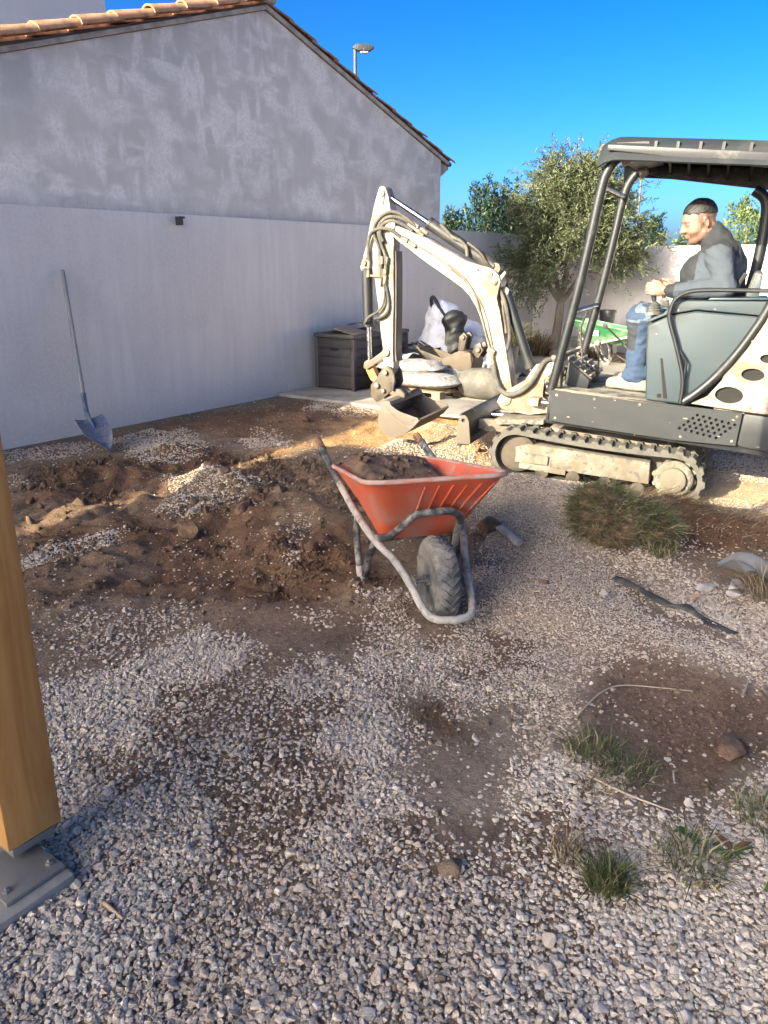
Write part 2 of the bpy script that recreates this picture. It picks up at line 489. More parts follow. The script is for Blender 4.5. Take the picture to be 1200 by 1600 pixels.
# walls: render with trowel marks, streaks and patches
def wall_mat(name, a, b, patch=None, streak=.5, damp=None):
    m, nt, bs = new_mat(name)
    v = _coord(nt); vs = _coord(nt, scale=(7, 7, .55)); vb = _coord(nt, scale=(1.3, 1.3, 2.6))
    c = _mix(nt, _ramp(nt, _noise(nt, vs, 1.6, 6, .6), .35, .72), a, b)
    c = _mix(nt, _ramp(nt, _noise(nt, v, .9, 4), .3, .75), c, tuple(k * .88 for k in a))
    if patch:
        v1 = _coord(nt, scale=(1.0, 1, 1.15)); v2 = _coord(nt, scale=(4.2, 1, 1.6), rot=(0, .05, 0)); v3 = _coord(nt, scale=(1.7, 1, 4.6), rot=(0, -.08, 0))
        area = _ramp(nt, _noise(nt, v1, .75, 2), .40, .60)
        f1 = _ramp(nt, _noise(nt, v1, 2.3, 4, .5, .3), .42, .62)
        f2 = _ramp(nt, _noise(nt, v2, 1.5, 3, .5, .1), .47, .64)
        f3 = _ramp(nt, _noise(nt, v3, 1.4, 3, .5, .1), .47, .64)
        mx = nt.nodes.new('ShaderNodeMath'); mx.operation = 'MAXIMUM'; nt.links.new(f2, mx.inputs[0]); nt.links.new(f3, mx.inputs[1])
        mm = nt.nodes.new('ShaderNodeMix'); nt.links.new(area, mm.inputs[0]); nt.links.new(f1, mm.inputs[2]); nt.links.new(mx.outputs[0], mm.inputs[3])
        g = nt.nodes.new('ShaderNodeMath'); g.operation = 'MULTIPLY'; g.inputs[1].default_value = .72
        nt.links.new(mm.outputs[0], g.inputs[0])
        c = _mix(nt, g.outputs[0], c, patch)
    if damp:
        sx = nt.nodes.new('ShaderNodeSeparateXYZ'); nt.links.new(v, sx.inputs[0])
        ad = nt.nodes.new('ShaderNodeMath'); ad.operation = 'MULTIPLY_ADD'; ad.inputs[1].default_value = .25
        nt.links.new(_noise(nt, vs, 1.0, 4), ad.inputs[0]); nt.links.new(sx.outputs['Z'], ad.inputs[2])
        c = _mix(nt, _ramp(nt, ad.outputs[0], damp[0], damp[1]), damp[2], c)
    c = _mix(nt, _ramp(nt, _noise(nt, v, 38, 6, .7), .3, .8), c, tuple(k * .93 for k in b))
    nt.links.new(c, bs.inputs['Base Color']); bs.inputs['Roughness'].default_value = .93
    _bump(nt, bs, _noise(nt, v, 55, 8, .7), .35, .006)
wall_mat('render_garden', (.655, .595, .535), (.79, .72, .65), damp=(.16, .42, (.60, .545, .49)))
wall_mat('render_gable', (.52, .49, .45), (.58, .545, .50), patch=(.86, .815, .76), damp=(1.93, 2.14, (.37, .345, .325)))
wall_mat('render_pale', (.70, .66, .62), (.76, .72, .68))
blobs('terracotta', [(.40, .15, .065), (.48, .20, .09), (.20, .10, .065), (.38, .22, .13)], 5, bump=.4)
blobs('mortar', [(.40, .37, .33), (.28, .25, .22)], 9)
blobs('roof_deck', [(.10, .08, .07), (.15, .12, .10)], 6)

# garden wall on the left
b = MB(); b.prism([(-1.95, 0), (12.8, 0), (12.8, .20), (9.80, .20), (9.80, .055), (2.96, .055), (2.96, .20), (-1.95, .20)], -.2, 1.86, 'z')
o = b.build('garden_wall', 'render_garden', bevel=.008, loc=NS(0, 0)); o.rotation_euler.z = RZ
tag(o, 'long smooth pale grey garden wall with the shovel leaning on it', 'wall')
# wall across the end
b = MB(); b.box((0, -5.5, .735), (.20, 11.0, 1.87))
o = b.build('garden_wall', 'render_garden', bevel=.008, loc=NS(0, 12.905)); o.rotation_euler.z = RZ
tag(o, 'lower garden wall across the end, behind the olive tree and digger driver', 'wall')

# the house behind the garden wall, seen by its gable
gx = empty('gable_house', NS(0, 0), RZ, 'rendered house with blotchy grey gable and terracotta roof edge', 'house')
RS, RZT, SL = 6.42, 3.80, .315
gab = [(2.98, -.1), (9.76, -.1), (9.76, RZT - SL * (9.76 - RS)), (RS, RZT), (2.98, RZT - SL * (RS - 2.98))]
MB().prism(gab, .06, .26, 'y').build('wall', 'render_gable', gx, bevel=.006)
MB().box((3.08, 4.2, 1.3), (.2, 7.86, 2.76)).box((9.66, 4.2, 1.3), (.2, 7.86, 2.76)).build('side_wall', 'render_gable', gx)
for sgn in (-1, 1):
    L = 3.34 + .26
    c = Vector((RS + sgn * L / 2, 4.1, RZT + .045 - SL * L / 2))
    R = Matrix.Rotation(sgn * math.atan(SL), 3, 'Y')
    MB().box(c, (L / math.cos(math.atan(SL)), 8.1, .04), R).build('roof_deck', 'roof_deck', gx)
# canal tiles, row by row from the verge; each tile is its own piece
def canal_tile():
    m = MB(); P = []
    for i in range(6):
        t = i / 5; r = .092 - .016 * t
        P.append([((t - .5) * .44, r * math.cos(a), .80 * r * math.sin(a)) for a in [math.pi * k / 10 for k in range(11)]])
    m.grid(P); return m
tile0 = canal_tile().build('roof_tile', 'terracotta', gx, solid=.014, smooth=50)
tile_me = tile0.data; first = True
for sgn in (-1, 1):
    for row in range(3):
        for k in range(10):
            dd = .16 + k * .365
            if dd > 3.75: continue
            o = tile0 if first else tile0.copy()
            if not first: COL.objects.link(o); o.parent = gx
            first = False
            o.location = (RS + sgn * dd, .03 + row * .19 + random.uniform(-.008, .008), RZT + .10 - SL * dd + random.uniform(-.006, .006) - (.02 if row else 0))
            # lower end is the wide end
            if sgn > 0: o.scale = (1, .85, .62); o.location.y += .06; o.location.z -= .022
            o.rotation_euler = (random.uniform(-.03, .03), -math.atan(SL) + .045 + random.uniform(-.02, .02), (math.pi if sgn > 0 else 0) + random.uniform(-.03, .03))
for k in range(3):
    o = tile0.copy(); COL.objects.link(o); o.parent = gx; o.name = 'ridge_tile'
    o.location = (RS, .20 + k * .37, RZT + .17); o.rotation_euler = (0, 0.03, rad(90)); o.scale = (1, 1.25, 1.2)
MB().box((RS + .02, .03, RZT + .14), (.15, .10, .16)).build('ridge_end', 'mortar', gx, bevel=.02)
MB().prism([(9.76, 2.50), (9.84, 2.56), (10.02, 2.66), (10.02, 2.70), (9.76, 2.735)], .10, .24, 'y').build('eaves_board', 'mortar', gx)
b = MB()
for sgn in (-1, 1):
    L = 3.42 if sgn < 0 else 3.50
    b.prism([(RS, RZT + .004), (RS + sgn * L, RZT + .004 - SL * L), (RS + sgn * L, RZT + .044 - SL * L), (RS, RZT + .044)], .03, .058, 'y')
b.build('verge_mortar', 'mortar', gx)

# pale block far behind it
pb = empty('apartment_block', (-6.9, 22.0, 0), RZ, 'pale lavender building corner rising behind the terracotta roof edge', 'building')
MB().box((-5, 4, 4.9), (10, 8, 10)).build('wall', 'render_pale', pb)
MB().box((-5, 4, 10.0), (10.5, 8.5, .2)).build('roof', 'roof_deck', pb)

# unseen houses, sized and placed so their roofs cast the yard's shade and sun streak
hb = empty('house', NS(0, 0), RZ, 'unseen rendered house behind the viewpoint, shaped to shade the near yard', 'house')
def shade_house(parent, s0, s1, y0, y1, eave, ridge, wall_mat_, wall_inset=.3):  # walls drawn in under the roof so sunlight passes below its edge
    MB().box(((s0 + s1) / 2, (y0 + y1 - wall_inset) / 2, eave / 2 - .1), (s1 - s0 - .3, y1 - y0 - wall_inset, eave + .2)).build('wall', wall_mat_, parent)
    m = (s0 + s1) / 2
    MB().prism([(s0, eave), (s1, eave), (m, ridge)], y0, y1, 'y').build('roof', 'terracotta', parent)
shade_house(hb, -16.0, -9.6, -3.7, 1.37, 6.0, 6.25, 'render_bounce_wall', 1.9)
hn = empty('house', NS(-1.68, -8.4), RZ, 'unseen house block behind the viewpoint, added to shade the strip along the garden wall', 'house')
shade_house(hn, -7.0, 0, 0, 2.6, 6.0, 6.25, 'render_bounce_wall')

# small fixtures on the wall top
b = MB(); b.box((0, -.035, 0), (.035, .07, .075)).box((0.012, -.06, .028), (.05, .03, .02))
o = b.build('wall_bracket', 'black_plastic', bevel=.004, loc=NS(.0, 5.06, 1.80)); o.rotation_euler.z = RZ
tag(o, 'small black bracket fixed at the top of the long garden wall', 'bracket')

# street lamp and pole far off
lm = empty('street_lamp', (-.99, 30, 0), 0, 'grey street lamp sticking up behind the tiled roof slope', 'street lamp')
MB().tube([(0, 0, 0), (0, 0, 8.42)], [.09, .055], 10).build('pole', 'pole_grey', lm)
b = MB(); b.prism([(-.10, 8.36), (.05, 8.50), (.55, 8.46), (.66, 8.38), (.50, 8.27), (.10, 8.27)], -.13, .13, 'y')
b.build('lamp_head', 'lamp_grey', lm, bevel=.03)
MB().prism([(.16, 8.255), (.46, 8.255), (.42, 8.22), (.20, 8.22)], -.10, .10, 'y').build('lamp_glass', 'lamp_glass', lm, bevel=.01)
MB().tube([(18.5, 60, 0), (18.5, 60, 9.2)], [.13, .07], 8).build('street_pole', 'pole_grey')
tag(bpy.data.objects['street_pole'], 'thin distant pole seen between the olive tree and the driver', 'pole')
# ------------------------------------------------------------------ ground: one sheet, raised heaps, soil colours
GRAVEL = {
    'fore': (1.0, [(-3.5, 2.19), (-1.17, 2.27), (-1.16, 2.41), (-0.97, 2.5), (-0.86, 2.73), (-0.79, 2.86), (-0.66, 2.78), (-0.47, 2.48), (-0.29, 2.57), (-0.09, 2.48), (0.0, 2.37), (0.08, 2.19), (0.05, 1.99), (0.04, 1.79), (0.17, 1.66), (0.29, 1.71), (0.45, 1.9), (0.54, 2.05), (0.66, 1.97), (0.72, 1.79), (0.85, 1.76), (1.04, 1.88), (1.32, 1.91), (3.2, 1.7), (3.2, -1.5), (-3.5, -1.5)]),
    'strip_mid': (0.75, [(-0.09, 2.48), (-0.1, 2.73), (0.0, 3.02), (0.12, 3.22), (-0.12, 3.22), (0.11, 2.86), (0.26, 2.81), (0.4, 2.73), (0.47, 2.48), (0.52, 2.27), (0.55, 2.09), (0.46, 2.05), (0.42, 2.31), (0.26, 2.27), (0.23, 2.39), (0.09, 2.35)]),
    'mound': (1.0, [(0.63, 4.99), (0.88, 5.12), (1.33, 5.15), (1.15, 3.88), (1.08, 3.44), (1.13, 3.02), (1.29, 2.78), (1.49, 2.57), (1.5, 2.23), (1.17, 2.48), (1.01, 2.73), (0.77, 2.57), (0.67, 2.35), (0.66, 2.05), (0.55, 1.99), (0.51, 2.12), (0.45, 2.39), (0.38, 2.53), (0.32, 2.89), (0.39, 3.22), (0.5, 3.88)]),
    'right_band': (0.95, [(1.06, 3.65), (1.32, 3.69), (1.45, 3.52), (1.73, 3.18), (1.88, 2.84), (1.59, 2.31), (1.45, 2.57), (1.36, 2.84), (1.24, 3.08), (1.08, 3.32)]),
    'wallpatch': (0.9, [(-2.32, 6.35), (-2.17, 6.65), (-1.71, 6.73), (-1.46, 6.35), (-1.36, 5.79), (-1.57, 5.54), (-1.82, 5.65), (-2.05, 6.0)]),
    'wallpatch2': (0.85, [(-1.24, 6.47), (-1.09, 6.81), (-0.9, 6.65), (-0.7, 6.35), (-0.83, 6.11), (-1.08, 6.16)]),
    'cobpatch': (0.92, [(-1.4, 5.15), (-1.23, 5.29), (-0.81, 5.24), (-0.69, 4.99), (-0.83, 4.77), (-0.85, 4.44), (-0.99, 4.34), (-1.17, 4.29), (-1.32, 4.44)]),
    'leftpatch': (0.8, [(-1.89, 3.8), (-1.78, 3.93), (-1.54, 4.0), (-1.45, 3.83), (-1.58, 3.69), (-1.77, 3.59)]),
    'wallbase': (0.6, [(-2.95, 5.9), (-2.81, 6.11), (-2.48, 6.35), (-2.34, 6.11), (-2.47, 5.77), (-2.81, 5.65)]),
    'left_b': (0.5, [(-2.57, 5.19), (-2.46, 5.29), (-2.33, 5.02), (-2.47, 4.96)]),
    'left_c': (0.35, [(-1.4, 2.86), (-1.31, 3.05), (-0.78, 3.18), (-0.7, 3.02), (-0.89, 2.84), (-1.08, 2.57), (-1.23, 2.57)]),
    'pt1': (0.6, [(-0.56, 3.83), (-0.52, 4.09), (-0.41, 4.09), (-0.4, 3.79), (-0.48, 3.56)]),
    'pt2': (0.6, [(-0.37, 3.11), (-0.26, 3.22), (-0.2, 3.08), (-0.24, 2.92), (-0.33, 2.95)]),
    'behindwb': (0.9, [(-0.2, 5.79), (0.1, 6.11), (0.46, 5.94), (0.7, 5.85), (0.73, 5.32), (0.46, 5.32), (0.0, 5.59)]),
    'plate': (0.55, [(0.22, 6.6), (0.42, 7.15), (0.71, 7.01), (0.86, 6.35), (0.83, 5.5), (0.58, 5.59), (0.46, 6.0)]),
    'chestfront': (0.8, [(-0.73, 8.26), (-0.07, 7.99), (-0.06, 7.53), (-0.38, 7.47), (-0.72, 7.81)]),
    'rightrear': (0.9, [(2.43, 5.79), (3.77, 6.35), (3.03, 4.99), (2.24, 5.07)]),
    'sandstone': (0.35, [(2.11, 4.77), (2.72, 4.44), (2.53, 4.09), (2.07, 4.29)]),
    'sod': (0.25, [(1.48, 4.09), (1.81, 3.69), (2.36, 3.79), (2.26, 3.61), (1.48, 3.61)]),
}
SOIL = {
    'dark': [(-2.69, 5.5), (-2.08, 5.79), (-1.41, 6.11), (-0.92, 6.0), (-0.28, 5.41), (-0.16, 4.44), (0.0, 3.79), (0.14, 3.02), (-0.11, 3.15), (-0.49, 3.15), (-0.87, 3.18), (-1.23, 3.22), (-1.49, 3.02), (-1.89, 3.79)],
    'sand': [(-0.89, 6.11), (-0.47, 6.92), (0.0, 7.64), (0.79, 7.81), (1.08, 6.35), (0.82, 5.32), (0.45, 5.79), (-0.05, 6.11), (-0.52, 6.11)],
    'sandR': [(2.2, 5.32), (3.21, 5.32), (2.47, 3.98), (2.06, 4.26), (1.9, 4.44)],
    'dust': [(-1.49, 3.02), (-0.77, 3.15), (-0.5, 3.02), (-0.47, 2.48), (-0.68, 2.39), (-1.16, 2.39)],
    'dust2': [(0.04, 1.96), (0.21, 2.19), (0.42, 2.31), (0.49, 1.99), (0.43, 1.87), (0.24, 1.69), (0.09, 1.71)],
    'red': [(0.73, 2.31), (0.91, 2.39), (1.34, 2.35), (1.44, 2.12), (1.18, 2.02), (0.97, 1.99), (0.8, 2.05)],
    'brownR': [(0.8, 2.57), (1.16, 2.73), (1.5, 2.23), (1.3, 1.87), (0.88, 1.84), (0.7, 2.05), (0.63, 2.35)],
    'patch': [(0.02, 2.31), (0.11, 2.39), (0.22, 2.35), (0.19, 2.19), (0.08, 2.16)],
    'pinkmound': [(0.68, 4.56), (1.16, 4.44), (1.05, 3.22), (0.7, 2.48), (0.5, 2.39), (0.37, 2.89)],
    'redbank': [(1.59, 4.56), (1.86, 4.44), (2.16, 4.09), (2.41, 3.88), (2.26, 3.61), (1.55, 3.79)],
    'wallsoil': [(-2.37, 6.35), (-1.7, 7.47), (-0.85, 8.5), (-0.06, 7.47), (-0.92, 6.35), (-1.68, 6.6)],
}

def mask(x, y, poly, soft=.12, amp=.16, sc=.35, seed=0):
    sd = poly_sd(x, y, poly) + (fbm(x, y, sc, seed, 4) - .5) * amp * 2
    return sstep(-soft, soft, sd)

MOUNDS = [  # x, y, radius, height
    (.98, 4.15, .85, .15), (.72, 3.05, .55, .075), (.78, 4.80, .48, .09), (-.62, 4.35, .60, .12), (-.25, 4.55, .4, .09), (-1.0, 4.9, .35, .07),
    (-1.25, 5.15, .35, .05), (.60, 5.90, .32, .13), (.14, 5.85, .42, .13), (1.75, 4.35, .45, .09), (2.3, 3.95, .5, .12), (1.28, 4.05, .32, .10),
    (-1.62, 5.9, .35, .05), (-1.1, 5.9, .22, -.05), (-.35, 3.75, .4, .05), (-1.9, 5.2, .4, .04), (.45, 6.75, .3, .05), (1.2, 2.55, .35, .03), (-.95, 3.45, .5, -.02),
    (.30, 7.35, .30, .06), (-.75, 7.3, .5, .04)]
FLAT = [(.227, 2.978, .16), (.02, 3.45, .16), (.62, 3.55, .16), (1.2, 5.2, .1)]

def rough_mask(x, y):
    m = mask(x, y, SOIL['dark'], .2) + .5 * mask(x, y, SOIL['wallsoil'], .2) + .6 * mask(x, y, SOIL['redbank'], .1) + .45 * mask(x, y, SOIL['sand'], .15)
    return np.clip(m, 0, 1)

def ground_z(x, y, rm=None):
    x = np.asarray(x, float); y = np.asarray(y, float)
    if rm is None: rm = rough_mask(x, y)
    near = sstep(12, 6, np.hypot(x, y - 3.5))
    z = (fbm(x, y, .9, 3, 3) - .5) * .05 + (fbm(x, y, .22, 5, 3) - .5) * .018
    z = z + rm * ((fbm(x, y, .30, 9, 4) - .5) * .17 + (fbm(x, y, .09, 21, 3) - .5) * .055)
    for mx, my, r, h in MOUNDS:
        wob = 1 + .5 * (vnoise(x, y, .35, 31) - .5)
        z = z + h * np.exp(-(((x - mx) ** 2 + (y - my) ** 2) / (r * wob * .62) ** 2))
    n, s = to_ns(x, y)
    z = np.where(s > 6.15, z * sstep(6.5, 6.15, s), z)
    z = z * sstep(-.02, .25, n)
    for fx, fy, fr in FLAT:
        k = np.exp(-(((x - fx) ** 2 + (y - fy) ** 2) / fr ** 2))
        z = z * (1 - k)
    return z * near

def soil_colour(x, y):
    c = np.zeros(x.shape + (3,)) + np.array([.210, .148, .100])
    def lay(m, col): 
        nonlocal c
        c = c * (1 - m[..., None]) + np.array(col) * m[..., None]
    def M(k, soft=.15, amp=.22): return mask(x, y, SOIL[k], soft, amp, .4, hash_id[k])
    hash_id = {k: i * 7 + 3 for i, k in enumerate(SOIL)}
    big = fbm(x, y, .8, 40, 4)
    lay(sstep(.45, .65, big), (.165, .118, .080))
    lay(M('wallsoil'), (.175, .100, .058))
    lay(M('dark'), (.140, .078, .045))
    lay(M('dark') * sstep(.52, .62, fbm(x, y, .5, 44, 4)), (.185, .118, .075))
    lay(M('dust'), (.215, .148, .102)); lay(M('dust2'), (.24, .185, .142))
    lay(M('pinkmound') * .8, (.30, .225, .175))
    lay(M('brownR', .3, .35), (.215, .148, .102)); lay(M('red', .35, .40) * .6, (.165, .096, .062))
    lay(M('patch'), (.120, .072, .042))
    lay(M('sand'), (.42, .245, .115)); lay(M('sandR'), (.46, .35, .22)); lay(M('redbank'), (.150, .078, .044))
    n, s = to_ns(x, y)
    lay(sstep(11.25, 11.4, s), (.13, .10, .07))
    g = np.zeros(x.shape)
    for k in ('fore', 'mound', 'right_band', 'strip_mid'): g = np.maximum(g, mask(x, y, GRAVEL[k][1], .1, .17, .3, 71))
    lay(g * .85, (.35, .275, .205))
    thin = fbm(x, y, .33, 90, 4)
    lay(g * sstep(.48, .62, thin) * sstep(1.0, 1.8, y) * (x < .6) * .9, (.165, .105, .068))
    fine = fbm(x, y, .12, 61, 4)
    return c * (.75 + .5 * fine[..., None])

def axis_coords(a, b, step, lo, hi, grow=1.25):
    c = list(np.arange(a, b + 1e-6, step))
    d = step; v = a
    while v > lo: d *= grow; v -= d; c.insert(0, v)
    d = step; v = c[-1]
    while v < hi: d *= grow; v += d; c.append(v)
    return np.array(c)
gxs = axis_coords(-3.1, 3.3, .02, -300, 300); gys = axis_coords(.7, 8.2, .02, -200, 500)
GX, GY = np.meshgrid(gxs, gys)
rm = rough_mask(GX, GY)
GZ = ground_z(GX, GY, rm)
colr = soil_colour(GX, GY)
nx, ny = len(gxs), len(gys)
ii = np.arange(nx * ny).reshape(ny, nx)
quads = np.stack([ii[:-1, :-1], ii[:-1, 1:], ii[1:, 1:], ii[1:, :-1]], -1).reshape(-1, 4)
m, nt, bs = new_mat('ground_soil')
v = _coord(nt)
at = _attr(nt, 'soil')
c = at.outputs['Color']
dk = nt.nodes.new('ShaderNodeMix'); dk.data_type = 'RGBA'; dk.blend_type = 'MULTIPLY'; dk.inputs[0].default_value = 1
nt.links.new(c, dk.inputs[6])
nt.links.new(_mix(nt, _ramp(nt, _noise(nt, v, 45, 8, .75), .25, .75), (.62, .60, .58), (1.35, 1.33, 1.30)), dk.inputs[7])
spk = _ramp(nt, _noise(nt, v, 120, 3, .6), .66, .72)
c = _mix(nt, spk, dk.outputs[2], (.34, .29, .235))
nt.links.new(c, bs.inputs['Base Color']); bs.inputs['Roughness'].default_value = .96
bs.inputs['Specular IOR Level'].default_value = .25
_bump(nt, bs, _noise(nt, v, 38, 10, .75), .9, .018)
me = np_mesh('ground', np.stack([GX, GY, GZ], -1).reshape(-1, 3), quads, 'ground_soil', True,
             {'soil': ('FLOAT_COLOR', np.concatenate([colr, np.ones(colr.shape[:2] + (1,))], -1).reshape(-1, 4))})
tag(link('ground', me), kind='structure')

def gz(x, y): return float(ground_z(np.array([x]), np.array([y]))[0])

# concrete terrace along the wall and the bed under the tree
b = MB(); b.prism([(6.30, -.02), (6.32, -1.0), (6.28, -1.6), (6.33, -2.45), (7.6, -3.6), (11.2, -6.5), (11.2, -.02)], .0, .035, 'z')
o = b.build('terrace', 'concrete', bevel=.006, loc=NS(0, 0)); o.rotation_euler.z = RZ
tag(o, kind='structure')

# ------------------------------------------------------------------ loose stones: real pebbles scattered as stuff
def pebble(seed, kind):
    r = np.random.default_rng(seed)
    bm = bmesh.new(); bmesh.ops.create_icosphere(bm, subdivisions=2 if kind == 'clod' else 3, radius=1)
    P = np.array([v.co[:] for v in bm.verts])
    if kind == 'stone':
        for _ in range(14):
            nrm = r.normal(size=3); nrm /= np.linalg.norm(nrm); d = r.uniform(.42, .80)
            h = P @ nrm
            P = np.where((h > d)[:, None], P - nrm * ((h - d) * .96)[:, None], P)
        P *= np.array([1, r.uniform(.66, .9), r.uniform(.45, .68)])
    else:
        for _ in range(7):
            nrm = r.normal(size=3); nrm /= np.linalg.norm(nrm); d = r.uniform(.45, .9)
            h = P @ nrm; P = np.where((h > d)[:, None], P - nrm * ((h - d) * .8)[:, None], P)
        P *= (1 + .22 * r.normal(size=(len(P), 1)))
        P *= np.array([1, r.uniform(.7, 1), r.uniform(.6, .9)])
    for v, p in zip(bm.verts, P): v.co = p
    me = bpy.data.meshes.new('pebble' if kind == 'stone' else 'crumb'); bm.to_mesh(me); bm.free()
    me.shade_smooth()
    if kind == 'stone': me.set_sharp_from_angle(angle=rad(28))
    return me

def stone_mat(name, cols, dust):
    m, nt, bs = new_mat(name)
    t = _attr(nt, 'tint', 'INSTANCER').outputs['Fac']; dd = _attr(nt, 'dusty', 'INSTANCER').outputs['Fac']
    n = len(cols) - 1; c = cols[0]
    for k in range(n): c = _mix(nt, _ramp(nt, t, k / n, (k + 1) / n), c, cols[k + 1])
    v = _coord(nt)
    c = _mix(nt, _ramp(nt, _noise(nt, v, 1.6, 6, .7), .3, .75), c, _mix(nt, .55, c, (.42, .39, .36)))
    df = nt.nodes.new('ShaderNodeMath'); df.operation = 'MULTIPLY'
    nt.links.new(_ramp(nt, _noise(nt, v, 2.2, 5, .7), .25, .7), df.inputs[0]); nt.links.new(dd, df.inputs[1])
    c = _mix(nt, df.outputs[0], c, dust)
    nt.links.new(c, bs.inputs['Base Color']); bs.inputs['Roughness'].default_value = .88
    _bump(nt, bs, _noise(nt, v, 6, 6, .7), .35, .08)
stone_mat('gravel_stone', [(.29, .225, .16), (.48, .39, .30), (.58, .475, .365), (.60, .52, .42), (.73, .645, .54)], (.34, .235, .155))
m, nt, bs = new_mat('crumb_soil')
a_ = _attr(nt, 'scol', 'INSTANCER')
v = _coord(nt)
c = _mix(nt, _ramp(nt, _noise(nt, v, 2, 5, .7), .3, .7), a_.outputs['Color'], _mix(nt, .35, a_.outputs['Color'], (.30, .22, .15)))
nt.links.new(c, bs.inputs['Base Color']); bs.inputs['Roughness'].default_value = .97
bs.inputs['Specular IOR Level'].default_value = .2
_bump(nt, bs, _noise(nt, v, 5, 6, .7), .6, .12)

def scatter_tree(protos):
    ng = bpy.data.node_groups.new('scatter', 'GeometryNodeTree')
    ng.interface.new_socket('Geometry', in_out='INPUT', socket_type='NodeSocketGeometry')
    ng.interface.new_socket('Geometry', in_out='OUTPUT', socket_type='NodeSocketGeometry')
    N = ng.nodes; Lk = ng.links
    gi = N.new('NodeGroupInput'); go = N.new('NodeGroupOutput')
    ci = N.new('GeometryNodeCollectionInfo'); ci.inputs['Collection'].default_value = protos
    ci.inputs['Separate Children'].default_value = True; ci.inputs['Reset Children'].default_value = True
    ip = N.new('GeometryNodeInstanceOnPoints'); ip.inputs['Pick Instance'].default_value = True
    def na(nm, typ):
        n = N.new('GeometryNodeInputNamedAttribute'); n.data_type = typ; n.inputs['Name'].default_value = nm
        return n.outputs['Attribute']
    e2r = N.new('FunctionNodeEulerToRotation')
    Lk.new(na('rot', 'FLOAT_VECTOR'), e2r.inputs[0])
    Lk.new(gi.outputs[0], ip.inputs['Points']); Lk.new(ci.outputs[0], ip.inputs['Instance'])
    Lk.new(e2r.outputs[0], ip.inputs['Rotation']); Lk.new(na('scl', 'FLOAT_VECTOR'), ip.inputs['Scale'])
    Lk.new(na('pick', 'INT'), ip.inputs['Instance Index'])
    Lk.new(ip.outputs[0], go.inputs[0])
    return ng

def scatter(name, P, rot, scl, pick, attrs, protos):
    me = bpy.data.meshes.new(name)
    me.vertices.add(len(P)); me.vertices.foreach_set('co', np.ascontiguousarray(P, np.float32).ravel())
    for an, typ, dat in [('rot', 'FLOAT_VECTOR', rot), ('scl', 'FLOAT_VECTOR', scl)] + attrs:
        a = me.attributes.new(an, typ, 'POINT')
        a.data.foreach_set({'FLOAT': 'value', 'FLOAT_VECTOR': 'vector', 'FLOAT_COLOR': 'color'}[typ], np.ascontiguousarray(dat, np.float32).ravel())
    a = me.attributes.new('pick', 'INT', 'POINT'); a.data.foreach_set('value', np.ascontiguousarray(pick, np.int32))
    o = link(name, me); md = o.modifiers.new('scatter', 'NODES'); md.node_group = scatter_tree(protos)
    return tag(o, kind='stuff')

def proto_collection(name, kind, mat, count):
    c = bpy.data.collections.new(name)          # not linked to the scene: only the scatter uses it
    for k in range(count):
        me = pebble(100 + k, kind); me.materials.append(MATS[mat])
        c.objects.link(bpy.data.objects.new('%s_%02d' % (name, k), me))
    return c
stones = proto_collection('pebble', 'stone', 'gravel_stone', 12)
crumbs = proto_collection('crumb', 'clod', 'crumb_soil', 8)

def gravel_density(x, y):
    d = np.zeros(x.shape); fine = np.zeros(x.shape); dusty = np.zeros(x.shape)
    for i, (k, (den, poly)) in enumerate(GRAVEL.items()):
        soft = .10 if k in ('fore', 'mound') else .09
        mk = mask(x, y, poly, soft, .17, .30, 71 + i) * den
        d = np.maximum(d, mk)
        if k in ('mound', 'strip_mid'): fine = np.maximum(fine, mk)
    thin = fbm(x, y, .33, 90, 4)
    fore = (y < 2.9) & (x < .5)
    d = np.where(fore, d * (1 - .74 * sstep(.50, .64, thin) * sstep(1.0, 1.8, y)), d * (1 - .6 * sstep(.58, .72, thin)))
    bare = mask(x, y, SOIL['dust2'], .09, .14, .25, 5); d = d * (1 - .86 * bare)
    bare = mask(x, y, SOIL['brownR'], .22, .30, .3, 8); d = d * (1 - .80 * bare)
    bare = mask(x, y, SOIL['patch'], .07, .10, .25, 6); d = d * (1 - .8 * bare)
    loose = .012 + .03 * sstep(.5, .7, fbm(x, y, .5, 95, 3))
    n, s = to_ns(x, y)
    d = np.maximum(d, loose)
    d = np.where((s > 6.32) | (n < .03), 0, d)
    d = np.where((x > 2.6) & (y > 2), np.maximum(d, .35), d)
    dusty = np.clip(.50 + .9 * sstep(.42, .60, thin) + .6 * mask(x, y, SOIL['pinkmound'], .2) + .7 * (1 - sstep(.2, .9, d)), 0, 1)
    dusty = np.where((y < 2.0) & (x > .2), dusty * .45, dusty)
    return d, fine, dusty

Ps = []
for (x0, x1, y0, y1, dens) in [(-2.0, 2.0, .75, 2.7, 25000), (-2.3, 2.3, 2.7, 4.0, 15000), (-3.3, 3.6, 4.0, 8.4, 9000), (-3.2, 3.2, -.6, .75, 700)]:
    n = int((x1 - x0) * (y1 - y0) * dens)
    Ps.append(np.stack([RNG.uniform(x0, x1, n), RNG.uniform(y0, y1, n)], 1))
XY = np.concatenate(Ps)
XY = XY[np.abs(XY[:, 0]) < XY[:, 1] * .56 + .75]
den, fine, dusty = gravel_density(XY[:, 0], XY[:, 1])
keep = RNG.random(len(XY)) < den
XY = XY[keep]; den = den[keep]; fine = fine[keep]; dusty = dusty[keep]
N_ = len(XY)
size = np.exp(RNG.normal(math.log(.0076), .28, N_)) * (1 - .27 * fine)
size = np.where(RNG.random(N_) < .02, size * 1.6, size)
size = np.where(RNG.random(N_) < .24, RNG.uniform(.0026, .0050, N_), size)
zz = ground_z(XY[:, 0], XY[:, 1]) + size * RNG.uniform(-.15, .45, N_) + np.where(den > .6, RNG.uniform(0, .0055, N_), 0)
